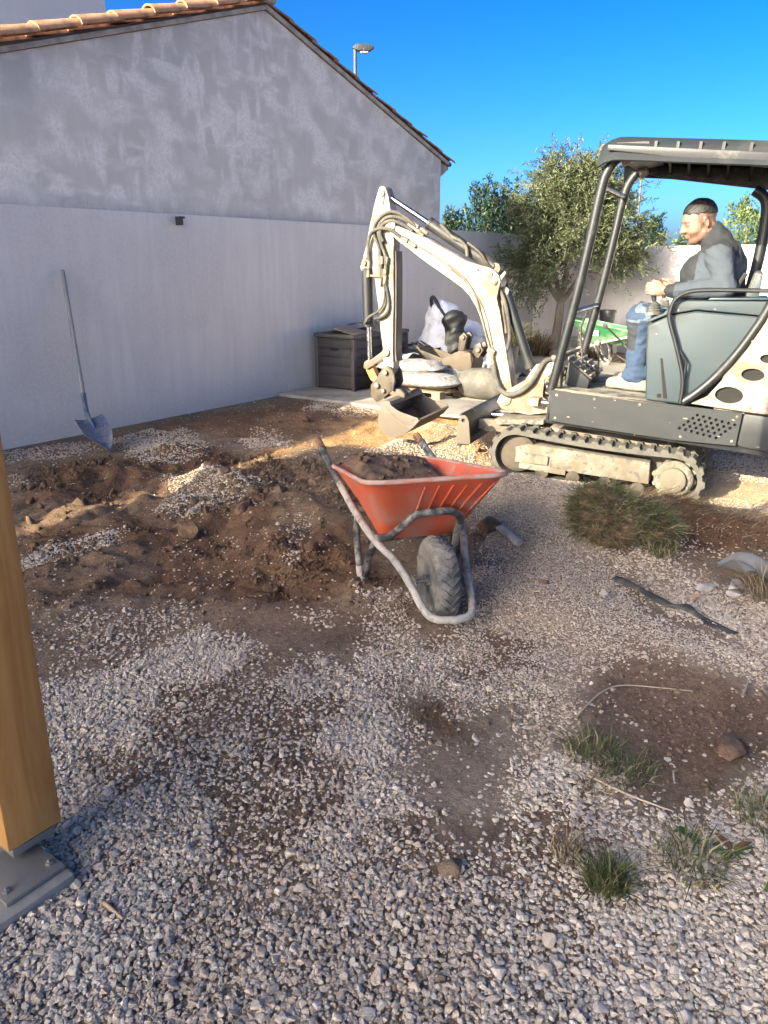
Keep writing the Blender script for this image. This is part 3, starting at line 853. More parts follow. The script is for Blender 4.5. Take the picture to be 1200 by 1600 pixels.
rot = np.stack([RNG.normal(0, .30, N_), RNG.normal(0, .30, N_), RNG.uniform(0, 6.28, N_)], 1)
scl = size[:, None] * RNG.uniform(.85, 1.15, (N_, 3))
tint = np.clip(RNG.beta(2.2, 2.0, N_), 0, 1)
scatter('gravel', np.column_stack([XY, zz]), rot, scl, RNG.integers(0, 12, N_),
        [('tint', 'FLOAT', tint), ('dusty', 'FLOAT', np.clip(dusty * RNG.uniform(.3, 1.2, N_), 0, 1))], stones)

# crumbs and clods of soil
Ps = []
for (x0, x1, y0, y1, dens) in [(-2.3, 2.3, 1.2, 4.0, 5200), (-3.2, 3.4, 4.0, 8.2, 4600)]:
    n = int((x1 - x0) * (y1 - y0) * dens)
    Ps.append(np.stack([RNG.uniform(x0, x1, n), RNG.uniform(y0, y1, n)], 1))
XY = np.concatenate(Ps); XY = XY[np.abs(XY[:, 0]) < XY[:, 1] * .56 + .6]
x, y = XY.T
dk = mask(x, y, SOIL['dark'], .2); rd = .45 * mask(x, y, SOIL['red'], .3, .35) + mask(x, y, SOIL['redbank'], .1) + mask(x, y, SOIL['patch'], .08)
den = .05 + .75 * dk * sstep(.42, .60, fbm(x, y, .45, 120, 4)) + .75 * np.clip(rd, 0, 1) + .22 * mask(x, y, SOIL['sand'], .2) + .25 * mask(x, y, SOIL['wallsoil'], .2) + .30 * mask(x, y, SOIL['brownR'], .3, .35) + .14 * mask(x, y, SOIL['dust'], .3) + .08 * mask(x, y, SOIL['dust2'], .2) \
    + .45 * mask(x, y, GRAVEL['fore'][1], .2) * sstep(.48, .62, fbm(x, y, .33, 90, 4)) * sstep(1.0, 1.8, y) * (x < .6)
n_, s_ = to_ns(x, y)
den = np.where((s_ > 6.32) | (n_ < .03), 0, den)
keep = RNG.random(len(x)) < den
XY = XY[keep]; x, y = XY.T; N_ = len(XY)
size = np.exp(RNG.normal(math.log(.0060), .5, N_))
size = np.where(RNG.random(N_) < .001 + .016 * dk[keep], RNG.uniform(.014, .042, N_), np.minimum(size, .022) * (.62 + .38 * dk[keep]))
zz = ground_z(x, y) + size * .2
sc_ = soil_colour(x, y) * RNG.uniform(.75, 1.25, (N_, 1))
scatter('soil_crumbs', np.column_stack([XY, zz]), RNG.uniform(0, 6.28, (N_, 3)), size[:, None] * RNG.uniform(.8, 1.2, (N_, 3)), RNG.integers(0, 8, N_),
        [('scol', 'FLOAT_COLOR', np.column_stack([sc_, np.ones(N_)]))], crumbs)
# ------------------------------------------------------------------ the mini excavator; local frame: x towards its boom, y towards its left side, z up
EXM = Matrix.Translation((1.60, 5.30, 0.0)) @ Matrix.Rotation(rad(155.0), 4, 'Z') @ Matrix.Rotation(rad(-3.9), 4, 'Y')
ex = empty('mini_excavator', label='cream and black mini excavator with canopy, digging beside the red wheelbarrow', cat='excavator')
ex.rotation_mode = 'QUATERNION'
ex.location = EXM.to_translation(); ex.rotation_quaternion = EXM.to_quaternion()

def arc(cx, cz, r, a0, a1, n):
    return [(cx + r * math.cos(rad(a0 + (a1 - a0) * k / n)), cz + r * math.sin(rad(a0 + (a1 - a0) * k / n))) for k in range(n + 1)]
def circ(cx, cz, r, n=20, rz=None):
    return [(cx + r * math.cos(2 * math.pi * k / n), cz + (rz or r) * math.sin(2 * math.pi * k / n)) for k in range(n)]
def smooth_path(pts, n=6):
    """Catmull-Rom through the points"""
    P = [Vector(p) for p in pts]; out = []
    for i in range(len(P) - 1):
        a, b, c, d = P[max(i - 1, 0)], P[i], P[i + 1], P[min(i + 2, len(P) - 1)]
        for k in range(n):
            t = k / n
            out.append(.5 * ((2 * b) + (c - a) * t + (2 * a - 5 * b + 4 * c - d) * t * t + (3 * b - a - 3 * c + d) * t ** 3))
    out.append(P[-1]); return out

# --- tracks
FI, RI = (.565, .160), (-.455, .165)          # front idler and rear sprocket centres
def track_loop(off):
    r1, r2 = .155 + off, .162 + off
    top = arc(FI[0], FI[1], r1, -90, 90, 12)
    k = 10
    up = [(FI[0] + (RI[0] - FI[0]) * t / k, FI[1] + r1 + (RI[1] + r2 - FI[1] - r1) * t / k - .016 * math.sin(math.pi * t / k)) for t in range(1, k)]
    back = arc(RI[0], RI[1], r2, 90, 270, 12)
    lo = [(RI[0] + (FI[0] - RI[0]) * t / k, RI[1] - r2 + (FI[1] - r1 - RI[1] + r2) * t / k) for t in range(1, k)]
    return top + up + back + lo
def resample(P, n):
    P = [Vector((p[0], p[1])) for p in P]; P.append(P[0])
    L = [0]
    for a, b in zip(P, P[1:]): L.append(L[-1] + (b - a).length)
    out = []; j = 0
    for k in range(n):
        t = L[-1] * k / n
        while L[j + 1] < t: j += 1
        f = (t - L[j]) / (L[j + 1] - L[j] + 1e-9)
        p = P[j].lerp(P[j + 1], f); d = (P[j + 1] - P[j]).normalized()
        out.append((p, d))
    return out
lug = MB(); lug.prism([(-.020, -.004), (.020, -.004), (.012, .014), (-.012, .014)], -.092, .092, 'y')
lug.prism([(-.030, -.004), (.030, -.004), (.018, .018), (-.018, .018)], .050, .100, 'y')
lug.prism([(-.030, -.004), (.030, -.004), (.018, .018), (-.018, .018)], -.100, -.050, 'y')
lug0 = None
for side in (1, -1):
    yc = .40 * side
    o_, i_ = track_loop(.012), track_loop(-.016)
    n = len(o_)
    b = MB(); rows = []
    for k in range(n):
        rows.append([(o_[k][0], yc - .1, o_[k][1]), (o_[k][0], yc + .1, o_[k][1]), (i_[k][0], yc + .1, i_[k][1]), (i_[k][0], yc - .1, i_[k][1]), (o_[k][0], yc - .1, o_[k][1])])
    b.grid(rows, closed_u=True)
    tk = b.build('track', 'track_rubber', ex, smooth=50)
    for p, d in resample(track_loop(.012), 36):
        if lug0 is None: lg = lug0 = lug.build('tread_lug', 'track_rubber', tk, bevel=.004)
        else:
            lg = lug0.copy(); COL.objects.link(lg); lg.parent = tk
        lg.location = (p.x, yc, p.y); lg.rotation_euler = (0, -math.atan2(d.y, d.x) + math.pi, 0)
        if side < 0: lg.rotation_euler.z = 0
    lo, hi = (yc - .085, yc + .045)
    fr = MB(); fr.prism([(.50, .235), (-.30, .245), (-.315, .10), (.49, .085), (.57, .11), (.585, .20)], lo, hi, 'y')
    frm = fr.build('track_frame', 'white_paint_dirty', ex, bevel=.012)
    q = hi if side > 0 else lo - .018
    MB().prism([(.57, .175), (.345, .175), (.345, .115), (.57, .10)], q, q + .018, 'y').build('guard_plate', 'white_paint_dirty', frm, bevel=.006)
    MB().prism([(.54, .105), (.22, .105), (.22, .065), (.54, .06)], q - .004, q + .010, 'y').build('guide_rail', 'white_paint_dirty', frm, bevel=.004)
    idl = MB(); idl.lathe([(.02, -.04), (.128, -.04), (.132, -.015), (.14, 0), (.132, .015), (.128, .04), (.02, .04)], (FI[0], yc, FI[1]), (0, 1, 0), 28)
    idl.build('idler', 'dark_steel', ex)
    sp = MB(); teeth = []
    for k in range(48):
        a = 2 * math.pi * k / 48; r = .135 if k % 4 in (0, 1) else .115
        teeth.append((RI[0] + r * math.cos(a), RI[1] + r * math.sin(a)))
    sp.prism(teeth, yc - .02, yc + .02, 'y')
    spo = sp.build('sprocket', 'white_paint_dirty', ex)
    hub = MB(); sg = side
    hub.lathe([(.118, 0), (.118, .035), (.108, .045), (.082, .048), (.078, .075), (.066, .082), (.0, .082)], (RI[0], yc + sg * .018, RI[1]), (0, sg, 0), 28)
    ho = hub.build('drive_hub', 'white_paint_dirty', spo)
    for k in range(9):
        a = 2 * math.pi * k / 9
        if k == 0: b0 = MB().cyl((0, sg * .058, 0), (0, sg * .072, 0), .008, 6).build('bolt', 'fitting', spo); bt = b0
        else: bt = b0.copy(); COL.objects.link(bt); bt.parent = spo
        bt.location = (RI[0] + .097 * math.cos(a), yc, RI[1] + .097 * math.sin(a))
    for k in range(4):
        MB().lathe([(.01, -.05), (.045, -.05), (.045, -.02), (.036, -.018), (.036, .018), (.045, .02), (.045, .05), (.01, .05)], (.38 - k * .21, yc, .058), (0, 1, 0), 16).build('roller', 'dark_steel', ex)
# --- undercarriage and blade
b = MB(); b.prism([(.34, .16), (.42, .22), (.40, .34), (-.36, .34), (-.40, .20), (-.30, .15)], -.31, .31, 'y')
b.build('chassis', 'white_paint_dirty', ex, bevel=.01)
MB().lathe([(.30, .33), (.30, .36), (.26, .365), (.26, .41), (.29, .415), (.29, .44)], (0, 0, 0), (0, 0, 1), 32).build('slew_ring', 'dark_steel', ex)
bl = MB(); P = []
prof = [(.905, .165), (.930, .20), (.925, .26), (.935, .32), (.975, .375)]
thick = [(.990, .150), (.965, .20), (.955, .26), (.962, .315), (.995, .372)]
ring = prof + thick[::-1]
bl.prism(ring, -.50, .485, 'y')
blo = bl.build('dozer_blade', 'dark_paint', ex, bevel=.004, smooth=50)
MB().prism([(.885, .178), (.990, .170), (.992, .32), (.982, .355), (.965, .372), (.945, .376), (.925, .362), (.912, .335)], .486, .504, 'y', holes=[circ(.953, .338, .013, 12)]).build('end_plate', 'bucket_steel', blo, bevel=.003)
MB().prism([(.885, .178), (.990, .170), (.992, .32), (.965, .372), (.925, .362)], -.519, -.501, 'y').build('end_plate', 'bucket_steel', blo, bevel=.003)
MB().box((.982, -.005, .155), (.03, .97, .02)).build('cutting_edge', 'bucket_steel', blo)
for y in (.20, -.20):
    MB().prism([(.93, .23), (.40, .24), (.38, .30), (.60, .335), (.93, .30)], y - .03, y + .03, 'y').build('blade_arm', 'white_paint_dirty', ex, bevel=.006)
MB().cyl((.90, 0, .30), (.62, 0, .335), .018, 14).build('blade_rod', 'steel', ex)
MB().cyl((.64, 0, .332), (.36, 0, .365), .034, 16).build('blade_cylinder', 'dark_steel', ex)
b = MB(); b.prism([(.80, .33), (.45, .375), (.45, .345), (.78, .295)], .05, .28, 'y')
b.build('step_plate', 'white_paint_dirty', ex, bevel=.004)

# --- upper platform
b = MB(); b.prism([(.40, .40), (.40, .60), (-.95, .60), (-1.05, .56), (-1.05, .42), (-.95, .40)], -.46, .46, 'y')
b.build('platform', 'dark_paint', ex, bevel=.008)
MB().box((.03, 0, .618), (.72, .90, .022)).build('floor_mat', 'rubber', ex, bevel=.003)
# near side skirt with the grid of round holes
holes = []
for r_ in range(5):
    for k in range(7):
        u = k / 6
        hx = -.522 - .036 * k + r_ * .0215; hz = .597 - .0045 * k - r_ * .0235
        holes.append(circ(hx, hz, .0095, 9))
sk = [(.382, .628), (-.765, .645), (-.765, .445), (-.40, .424), (.20, .424), (.366, .428)]
MB().prism(sk, .478, .498, 'y', holes=holes).build('side_skirt', 'skirt_paint', ex, smooth=20)
MB().box((-.635, .468, .55), (.36, .012, .17)).build('skirt_backing', 'void', ex)
MB().prism([(.382, .628), (-.60, .628), (-1.0, .62), (-1.0, .44), (.366, .428)], -.498, -.478, 'y').build('side_skirt', 'skirt_paint', ex)
MB().prism([(-.772, .645), (-1.02, .645), (-1.08, .60), (-1.08, .47), (-.95, .435), (-.80, .44), (-.772, .447)], .40, .497, 'y').build('rear_corner', 'skirt_paint', ex, bevel=.02)
MB().box((.386, 0, .525), (.016, .94, .19)).build('front_skirt', 'skirt_paint', ex, bevel=.004)
# engine cover and its oval vents
ov = [circ(-.688, .748, .073, 26, .046), circ(-.782, .885, .058, 24, .034), circ(-.850, .985, .043, 20, .025)]
ov = [circ(-.672, .738, .078, 28, .050), circ(-.775, .872, .062, 26, .036), circ(-.838, .972, .046, 22, .026)]
cover = [(-.475, .660), (-.555, .715), (-.640, .86), (-.720, 1.02), (-.780, 1.17), (-.80, 1.25), (-1.0, 1.25), (-1.02, .80), (-.835, .655)]
MB().prism(cover, .470, .492, 'y', holes=ov).build('engine_cover', 'white_paint', ex, smooth=25)
for c in ov:
    cx_ = sum(p[0] for p in c) / len(c); cz_ = sum(p[1] for p in c) / len(c)
    MB().prism([(cx_ + (p[0] - cx_) * 1.06, cz_ + (p[1] - cz_) * 1.06) for p in c], .458, .468, 'y').build('vent_screen', 'mesh_screen', ex)
MB().prism([(-.841, .656), (-1.06, .67), (-1.06, .80), (-1.026, .80)], .470, .492, 'y').build('rear_panel', 'white_paint', ex)
b = MB(); b.prism([(-.60, .625), (-1.10, .63), (-1.12, 1.10), (-1.02, 1.23), (-.80, 1.235), (-.62, .90)], -.47, .455, 'y')
b.build('engine_housing', 'white_paint', ex, bevel=.02)
# --- operator station
lower = [(-.135, 1.085), (-.150, .95), (-.200, .632), (-.46, .632), (-.70, .98), (-.772, 1.195), (-.40, 1.195), (-.25, 1.155)]
MB().prism(lower, .19, .43, 'y').build('side_console', 'panel_plastic', ex, bevel=.022, seg=3)
MB().prism([(-.128, 1.094), (-.132, 1.118), (-.215, 1.165), (-.262, 1.222), (-.34, 1.250), (-.772, 1.285), (-.772, 1.202), (-.40, 1.202), (-.25, 1.162)], .185, .436, 'y').build('console_top', 'panel_plastic', ex, bevel=.016, seg=3)
MB().prism([(-.45, 1.262), (-.77, 1.292), (-.77, 1.302), (-.46, 1.276)], .20, .425, 'y').build('arm_pad', 'panel_plastic', ex, bevel=.004)
MB().prism([(-.258, .90), (-.245, .90), (-.305, .66), (-.330, .66)], .4305, .4325, 'y').build('console_seam', 'void', ex)
MB().lathe([(.014, 0), (.014, .004), (.0, .004)], (-.278, .429, .672), (0, 1, 0), 14).build('console_plug', 'void', ex)
for x_, z_ in ((-.30, 1.19), (-.50, 1.215), (-.20, 1.04)):
    MB().lathe([(.005, 0), (.005, .006), (.0, .007)], (x_, .430, z_), (0, 1, 0), 8).build('screw', 'fitting', ex)
MB().prism(lower, -.43, -.19, 'y').build('side_console', 'panel_plastic', ex, bevel=.022, seg=3)
MB().prism([(-.128, 1.094), (-.215, 1.165), (-.262, 1.222), (-.772, 1.285), (-.772, 1.202), (-.25, 1.162)], -.436, -.185, 'y').build('console_top', 'panel_plastic', ex, bevel=.016)
rail = smooth_path([(-.410, .476, .650), (-.398, .476, .80), (-.330, .476, .98), (-.262, .476, 1.135), (-.258, .476, 1.20), (-.275, .476, 1.255), (-.330, .476, 1.298), (-.42, .476, 1.318), (-.56, .476, 1.330), (-.80, .476, 1.345)], 5)
MB().tube(rail, .0125, 10).build('hand_rail', 'tube_paint', ex)
MB().tube([(-.408, .476, .652), (-.402, .476, .90), (-.350, .476, .965)], .007, 8).build('rail_stay', 'tube_paint', ex)
st = MB(); st.prism([(-.18, .90), (-.20, .98), (-.62, 1.0), (-.66, .90)], -.19, .185, 'y'); st.build('seat_base', 'seat_vinyl', ex, bevel=.03, seg=3)
b = MB(); b.box((-.42, 0, .76), (.40, .36, .28)); b.build('seat_box', 'dark_paint', ex)
MB().prism([(-.585, .98), (-.625, 1.20), (-.665, 1.44), (-.715, 1.44), (-.70, 1.0)], -.20, .20, 'y').build('seat_back', 'seat_vinyl', ex, bevel=.03, seg=3)
MB().prism([(-.655, 1.28), (-.690, 1.425), (-.715, 1.43), (-.72, 1.28)], .203, .222, 'y').build('seat_bracket', 'panel_plastic', ex, bevel=.004)
MB().tube(smooth_path([(-.62, .21, 1.42), (-.59, .23, 1.34), (-.57, .21, 1.22)], 4), .014, 8).build('seat_belt', 'black_plastic', ex)
for y in (.27, -.27):
    jb = MB(); jb.lathe([(.046, 0), (.048, .012), (.038, .018), (.044, .028), (.034, .034), (.039, .044), (.029, .050), (.033, .060), (.022, .068), (.016, .078)], (-.150, y, 1.142 if y > 0 else 1.142), (.12, 0, 1), 20)
    jo = jb.build('joystick_boot', 'rubber', ex)
    MB().tube([(-.142, y, 1.20), (-.125, y, 1.262), (-.100, y, 1.300), (-.085, y, 1.318)], [.010, .017, .021, .017], 12).build('joystick', 'black_plastic', jo)
for (a, bb, kr) in (((-.02, -.05, .845), (.195, -.09, 1.012), .018), ((-.05, -.02, .76), (.10, -.03, .84), 0), ((.165, .05, .66), (.195, .05, .890), .0)):
    lv = MB(); lv.tube([a, Vector(a).lerp(Vector(bb), .5) + Vector((0, 0, .006)), bb], .006, 8)
    lo_ = lv.build('travel_lever', 'dark_steel', ex)
    if kr: MB().lathe([(.001, -.020), (.013, -.016), (.019, -.004), (.019, .006), (.012, .016), (.001, .019)], bb, (.8, 0, .6), 16).build('lever_knob', 'knob_plastic', lo_)
kb = MB(); kb.lathe([(.001, -.026), (.014, -.02), (.020, -.004), (.018, .010), (.010, .020), (.001, .022)], (.205, .05, .905), (1, 0, .3), 16); kb.build('lever_knob', 'knob_plastic', ex)
for y in (.22, -.06):
    fp = MB(); fp.prism([(.345, .80), (.175, .695), (.165, .705), (.338, .815)], y - .075, y + .075, 'y')
    fo = fp.build('foot_rest', 'dark_steel', ex, bevel=.003)
    g_ = MB()
    for k in range(5):
        t = k / 4; g_.box((.335 - .155 * t, y, .818 - .095 * t), (.012, .15, .010))
    g_.build('tread_bars', 'galvanised', fo)
    MB().prism([(.335, .79), (.345, .64), (.30, .632), (.19, .632), (.185, .69)], y - .06, y + .06, 'y').build('foot_bracket', 'dark_paint', ex, bevel=.004)
MB().tube(smooth_path([(.34, .38, .63), (.36, .36, .80), (.33, .37, 1.0), (.345, .38, 1.12)], 4), .008, 8).build('wiring_loom', 'hose_rubber', ex)
MB().tube(smooth_path([(.23, .15, .64), (.28, .17, .85), (.31, .16, 1.0), (.36, -.30, 1.10)], 4), .007, 8).build('wiring_loom', 'hose_rubber', ex)
# --- canopy
post = smooth_path([(.392, .452, .60), (.352, .452, .90), (.305, .452, 1.27), (.272, .452, 1.62), (.258, .452, 1.80), (.236, .452, 1.93), (.175, .452, 2.02), (.06, .452, 2.045)], 5)
MB().tube(post, .030, 14).build('canopy_post', 'tube_paint', ex)
MB().tube([p * 1 - Vector((-.01, .90, 0)) for p in post], .030, 14).build('canopy_post', 'tube_paint', ex)
for p in (post[8], post[22]): MB().tube([p, p - Vector((-.01, .9, 0))], .018, 10).build('post_crossbar', 'tube_paint', ex)
rear = [(-.415, .452, .650), (-.475, .452, .705), (-.560, .452, .805), (-.640, .452, .93), (-.715, .452, 1.08), (-.785, .452, 1.27), (-.82, .452, 1.55), (-.80, .452, 1.80), (-.76, .452, 1.97)]
MB().tube(smooth_path(rear, 5), .027, 14).build('canopy_post', 'tube_paint', ex)
rear2 = [(-.66, -.45, 1.10), (-.66, -.45, 1.30), (-.67, -.45, 1.50), (-.665, -.45, 1.74), (-.64, -.45, 1.87), (-.56, -.45, 1.93)]
MB().tube(smooth_path(rear2, 5), .036, 14).build('canopy_post', 'tube_paint', ex)
# moulded roof: a shallow shell, curved down along its sides
R_ = []
NXc, NYc = 26, 18
def roof_z(u, vv):
    x = .285 - 1.17 * u
    y = -.53 + 1.06 * vv
    e = abs(2 * vv - 1)
    zt = 2.125 - .018 * u - .135 * max(0, (e - .72) / .28) ** 2.0
    f = max(0, (.10 - u) / .10)
    zt -= .055 * f ** 2 * (1 - .25 * e)
    return (x, y * (1 - .06 * f * f), zt)
for i in range(NXc + 1):
    R_.append([roof_z(i / NXc, j / NYc) for j in range(NYc + 1)])
rf = MB().grid(R_).build('canopy_roof', 'canopy_plastic', ex, solid=-.012, smooth=60)
# inner skirt of the roof, ribs
sk_ = MB()
sk_.prism([(.20, 2.025), (.02, 1.985), (-.62, 1.935), (-.86, 1.92), (-.86, 2.06), (.20, 2.07)], -.485, -.460, 'y')
sk_.prism([(.24, 2.045), (.05, 2.030), (-.40, 1.990), (-.86, 1.955), (-.86, 2.04), (.24, 2.075)], .500, .522, 'y')
sk_.build('roof_lining', 'black_plastic', rf, bevel=.006)
for x_ in (-.02, -.14, -.26, -.38, -.52, -.66):
    MB().prism([(-.46, 2.02 - .055 * (.24 - x_)), (-.46, 2.10), (.49, 2.10), (.49, 2.045 - .03 * (.24 - x_)), (.3, 2.07), (-.3, 2.07)], x_ - .008, x_ + .008, 'x').build('roof_rib', 'tube_paint', rf)
MB().prism([(.20, 2.02), (.20, 2.09), (.02, 2.10), (.02, 2.06)], -.42, .47, 'y').build('front_lining', 'black_plastic', rf)
for y in (.40, -.36):
    MB().lathe([(.012, -.05), (.030, -.04), (.036, .0), (.034, .012), (.0, .012)], (.16, y, 2.005), (1, .15, -.45), 14).build('work_lamp', 'knob_plastic', rf)

# --- swing post
b = MB(); b.prism([(.80, .375), (.845, .42), (.815, .49), (.66, .60), (.59, .725), (.47, .755), (.455, .70), (.52, .62), (.515, .50), (.455, .47), (.455, .40), (.60, .36)], .085, .115, 'y')
b.prism([(.80, .375), (.845, .42), (.815, .49), (.66, .60), (.59, .725), (.47, .755), (.455, .70), (.52, .62), (.515, .50), (.455, .47), (.455, .40), (.60, .36)], -.115, -.085, 'y')
b.prism([(.66, .365), (.66, .43), (.46, .46), (.40, .46), (.40, .40), (.46, .38)], -.085, .085, 'y')
sw = b.build('swing_post', 'white_paint', ex, bevel=.008)
MB().lathe([(.055, .36), (.055, .38), (.04, .385), (.04, .445), (.055, .45), (.055, .50)], (.50, 0, 0), (0, 0, 1), 20).build('king_pin', 'white_paint_dirty', sw)
MB().cyl((.782, -.125, .449), (.782, .125, .449), .030, 18).build('boom_pin', 'fitting', sw)
MB().prism(circ(.782, .449, .045, 20), .116, .126, 'y').build('pin_boss', 'white_paint', sw, bevel=.004)
vb = MB()
for k in range(4): vb.box((.435, -.02 + .0 * k, .55 + .045 * k), (.09, .16, .032))
vb.box((.43, .05, .62), (.05, .05, .20))
vb.build('valve_block', 'dark_steel', ex, bevel=.004)
for k in range(6): MB().cyl((.50, .10, .535 + .04 * k), (.46, .10, .535 + .04 * k), .012, 8).build('hose_fitting', 'fitting', ex)
MB().cyl((.36, .17, .476), (.54, .14, .470), .020, 14).build('swing_rod', 'steel', ex)
MB().prism([(.52, .445), (.60, .45), (.60, .50), (.52, .505)], .09, .20, 'y').build('swing_lug', 'white_paint', ex, bevel=.01)

# --- boom (both cheek plates and the box between)
BO = [(1.835, 1.600), (1.805, 1.618), (1.775, 1.600), (1.748, 1.576), (1.507, 1.503), (1.325, 1.424), (1.194, 1.368), (1.075, 1.345), (1.022, 1.338), (.978, 1.320), (.940, 1.290), (.923, 1.247), (.932, 1.19), (.938, 1.138), (.908, 1.060), (.762, .559), (.735, .455), (.755, .415), (.80, .403), (.830, .44), (.846, .548),
      (.95, .785), (1.05, 1.005), (1.077, 1.055), (1.142, 1.138), (1.20, 1.185), (1.266, 1.220), (1.307, 1.243), (1.514, 1.351), (1.725, 1.473), (1.800, 1.528), (1.832, 1.560)]
b = MB(); b.prism(BO, -.075, .075, 'y')
bo = b.build('boom', 'white_paint', ex, bevel=.006)
# the welded seam and the pipe along the side
MB().tube(smooth_path([(1.66, .083, 1.485), (1.50, .083, 1.420), (1.312, .083, 1.330), (1.18, .083, 1.245), (1.10, .083, 1.150), (1.045, .083, 1.030), (.98, .083, .87), (.925, .083, .745)], 4), .0085, 8).build('pipe', 'white_paint_dirty', bo)
MB().tube(smooth_path([(1.30, .080, 1.308), (1.16, .080, 1.215), (1.06, .080, 1.11), (.99, .080, .98), (.90, .080, .72)], 4), .005, 6).build('weld_seam', 'white_paint_dirty', bo)
for (x_, z_, r) in ((1.789, 1.574, .040), (1.012, 1.296, .026), (.965, 1.248, .022), (.985, 1.272, .008), (1.10, 1.318, .008), (.93, 1.10, .010)):
    MB().cyl((x_, .070, z_), (x_, .088, z_), r, 20).build('pin_boss', 'white_paint', bo, bevel=.003)
for (x_, z_, r) in ((1.789, 1.574, .018), (1.012, 1.296, .014), (.965, 1.248, .011)): MB().cyl((x_, .08, z_), (x_, .095, z_), r, 16).build('pin', 'fitting', bo)
MB().prism([(.935, 1.29), (.905, 1.325), (.895, 1.31), (.925, 1.26)], .04, .06, 'y').build('lug', 'white_paint', bo)
# fittings clamped on the boom side and foot
for (x_, z_, dx, dz) in ((1.665, 1.487, .05, .022), (1.60, 1.455, .05, .024), (.925, .745, -.02, -.05), (.905, .69, -.02, -.05)):
    MB().cyl((x_ - dx / 2, .088, z_ - dz / 2), (x_ + dx / 2, .088, z_ + dz / 2), .016, 6).build('hose_fitting', 'fitting', bo)
MB().box((.93, .092, .775), (.06, .03, .035), Matrix.Rotation(-.4, 3, 'Y')).build('pipe_clamp', 'white_paint_dirty', bo, bevel=.004)
# foot hose sweeping to the swing post
MB().tube(smooth_path([(.905, .09, .68), (.865, .11, .575), (.815, .13, .510), (.745, .14, .490), (.67, .14, .525), (.600, .14, .600), (.560, .13, .690), (.525, .12, .755), (.47, .10, .775)], 5), .019, 12).build('hose', 'hose_rubber', ex)
MB().lathe([(.022, -.03), (.026, -.01), (.026, .02), (.018, .03)], (.465, .10, .775), (1, 0, 0), 8).build('hose_fitting', 'fitting', ex)
MB().lathe([(.030, -.03), (.030, .03)], (.43, .10, .785), (0, 1, 0), 14).build('hose_joint', 'fitting', ex)
# boom lift cylinder behind the boom
def ram(parent, a, b_, t0, rb, rr, body='dark_paint'):
    a = Vector(a); b_ = Vector(b_); m = a.lerp(b_, t0); u = (b_ - a).normalized()
    MB().lathe([(rb * .7, 0), (rb, .012), (rb, (m - a).length - .02), (rb * 1.08, (m - a).length - .02), (rb * 1.08, (m - a).length), (rr * 1.3, (m - a).length + .004)], a, u, 20).build('cylinder_barrel', body, parent)
    MB().cyl(m - u * .02, b_, rr, 14).build('cylinder_rod', 'steel', parent)
    for p in (a, b_): MB().cyl(p + Vector((0, -.035, 0)), p + Vector((0, .035, 0)), rb * .85, 16).build('cylinder_eye', 'fitting', parent)
ram(ex, (.905, -.02, 1.185), (.600, -.02, .545), .80, .036, .018)
MB().tube(smooth_path([(.935, .035, 1.20), (.880, .04, 1.10), (.842, .04, .98), (.818, .05, .86), (.835, .05, .76), (.822, .05, .68), (.80, .05, .60)], 5), .014, 10).build('hose', 'hose_rubber', ex)
MB().tube(smooth_path([(.925, .0, 1.16), (.895, .03, 1.06), (.868, .03, .96), (.85, .04, .90)], 4), .018, 10).build('hose', 'dark_steel', ex)
# dipper cylinder above the boom
ram(ex, (.985, 0, 1.335), (1.880, 0, 1.786), .60, .043, .019)
MB().tube(smooth_path([(1.42, .03, 1.60), (1.38, .05, 1.575), (1.31, .055, 1.52), (1.25, .06, 1.50), (1.20, .07, 1.46), (1.185, .072, 1.40)], 5), .0125, 10).build('hose', 'hose_rubber', ex)
MB().tube(smooth_path([(1.20, .05, 1.49), (1.10, .055, 1.43), (1.04, .05, 1.36), (1.0, .03, 1.33)], 4), .012, 8).build('hose', 'dark_steel', ex)

# --- dipper arm
AR = [(1.905, 1.826), (1.88, 1.838), (1.855, 1.826), (1.827, 1.767), (1.799, 1.656), (1.766, 1.484), (1.752, 1.281), (1.732, 1.004), (1.715, .694), (1.700, .56), (1.715, .50), (1.745, .480), (1.784, .505), (1.794, .670), (1.824, .802), (1.858, .992), (1.897, 1.174), (1.925, 1.262), (1.975, 1.268), (2.010, 1.282), (2.012, 1.315), (1.985, 1.43), (1.962, 1.585), (1.930, 1.737)]
b = MB(); b.prism(AR, -.060, .060, 'y')
ao = b.build('dipper_arm', 'white_paint', ex, bevel=.006)
MB().prism([(1.766, 1.40), (1.752, 1.281), (1.732, 1.004), (1.715, .694), (1.700, .60), (1.684, .60), (1.700, .694), (1.717, 1.004), (1.737, 1.281), (1.75, 1.40)], -.075, .040, 'y').build('arm_edge_plate', 'bucket_steel', ao, bevel=.002)
sl = MB(); sl.prism(arc(1.865, 1.42, .028, 0, 180, 8) + arc(1.838, 1.16, .022, 180, 360, 8), .0605, .064, 'y'); sl.build('recess', 'hose_rubber', ao)
for (x_, z_, r) in ((1.879, 1.786, .024), (1.990, 1.300, .020), (1.975, 1.335, .009), (1.767, .664, .030), (1.751, .515, .026)):
    MB().cyl((x_, -.075, z_), (x_, .080, z_), r, 18).build('pin', 'fitting', ao, bevel=.003)
MB().prism([(1.905, 1.79), (1.88, 1.835), (1.85, 1.79), (1.865, 1.71), (1.895, 1.715)], .060, .070, 'y').build('pin_plate', 'white_paint', ao, bevel=.004)
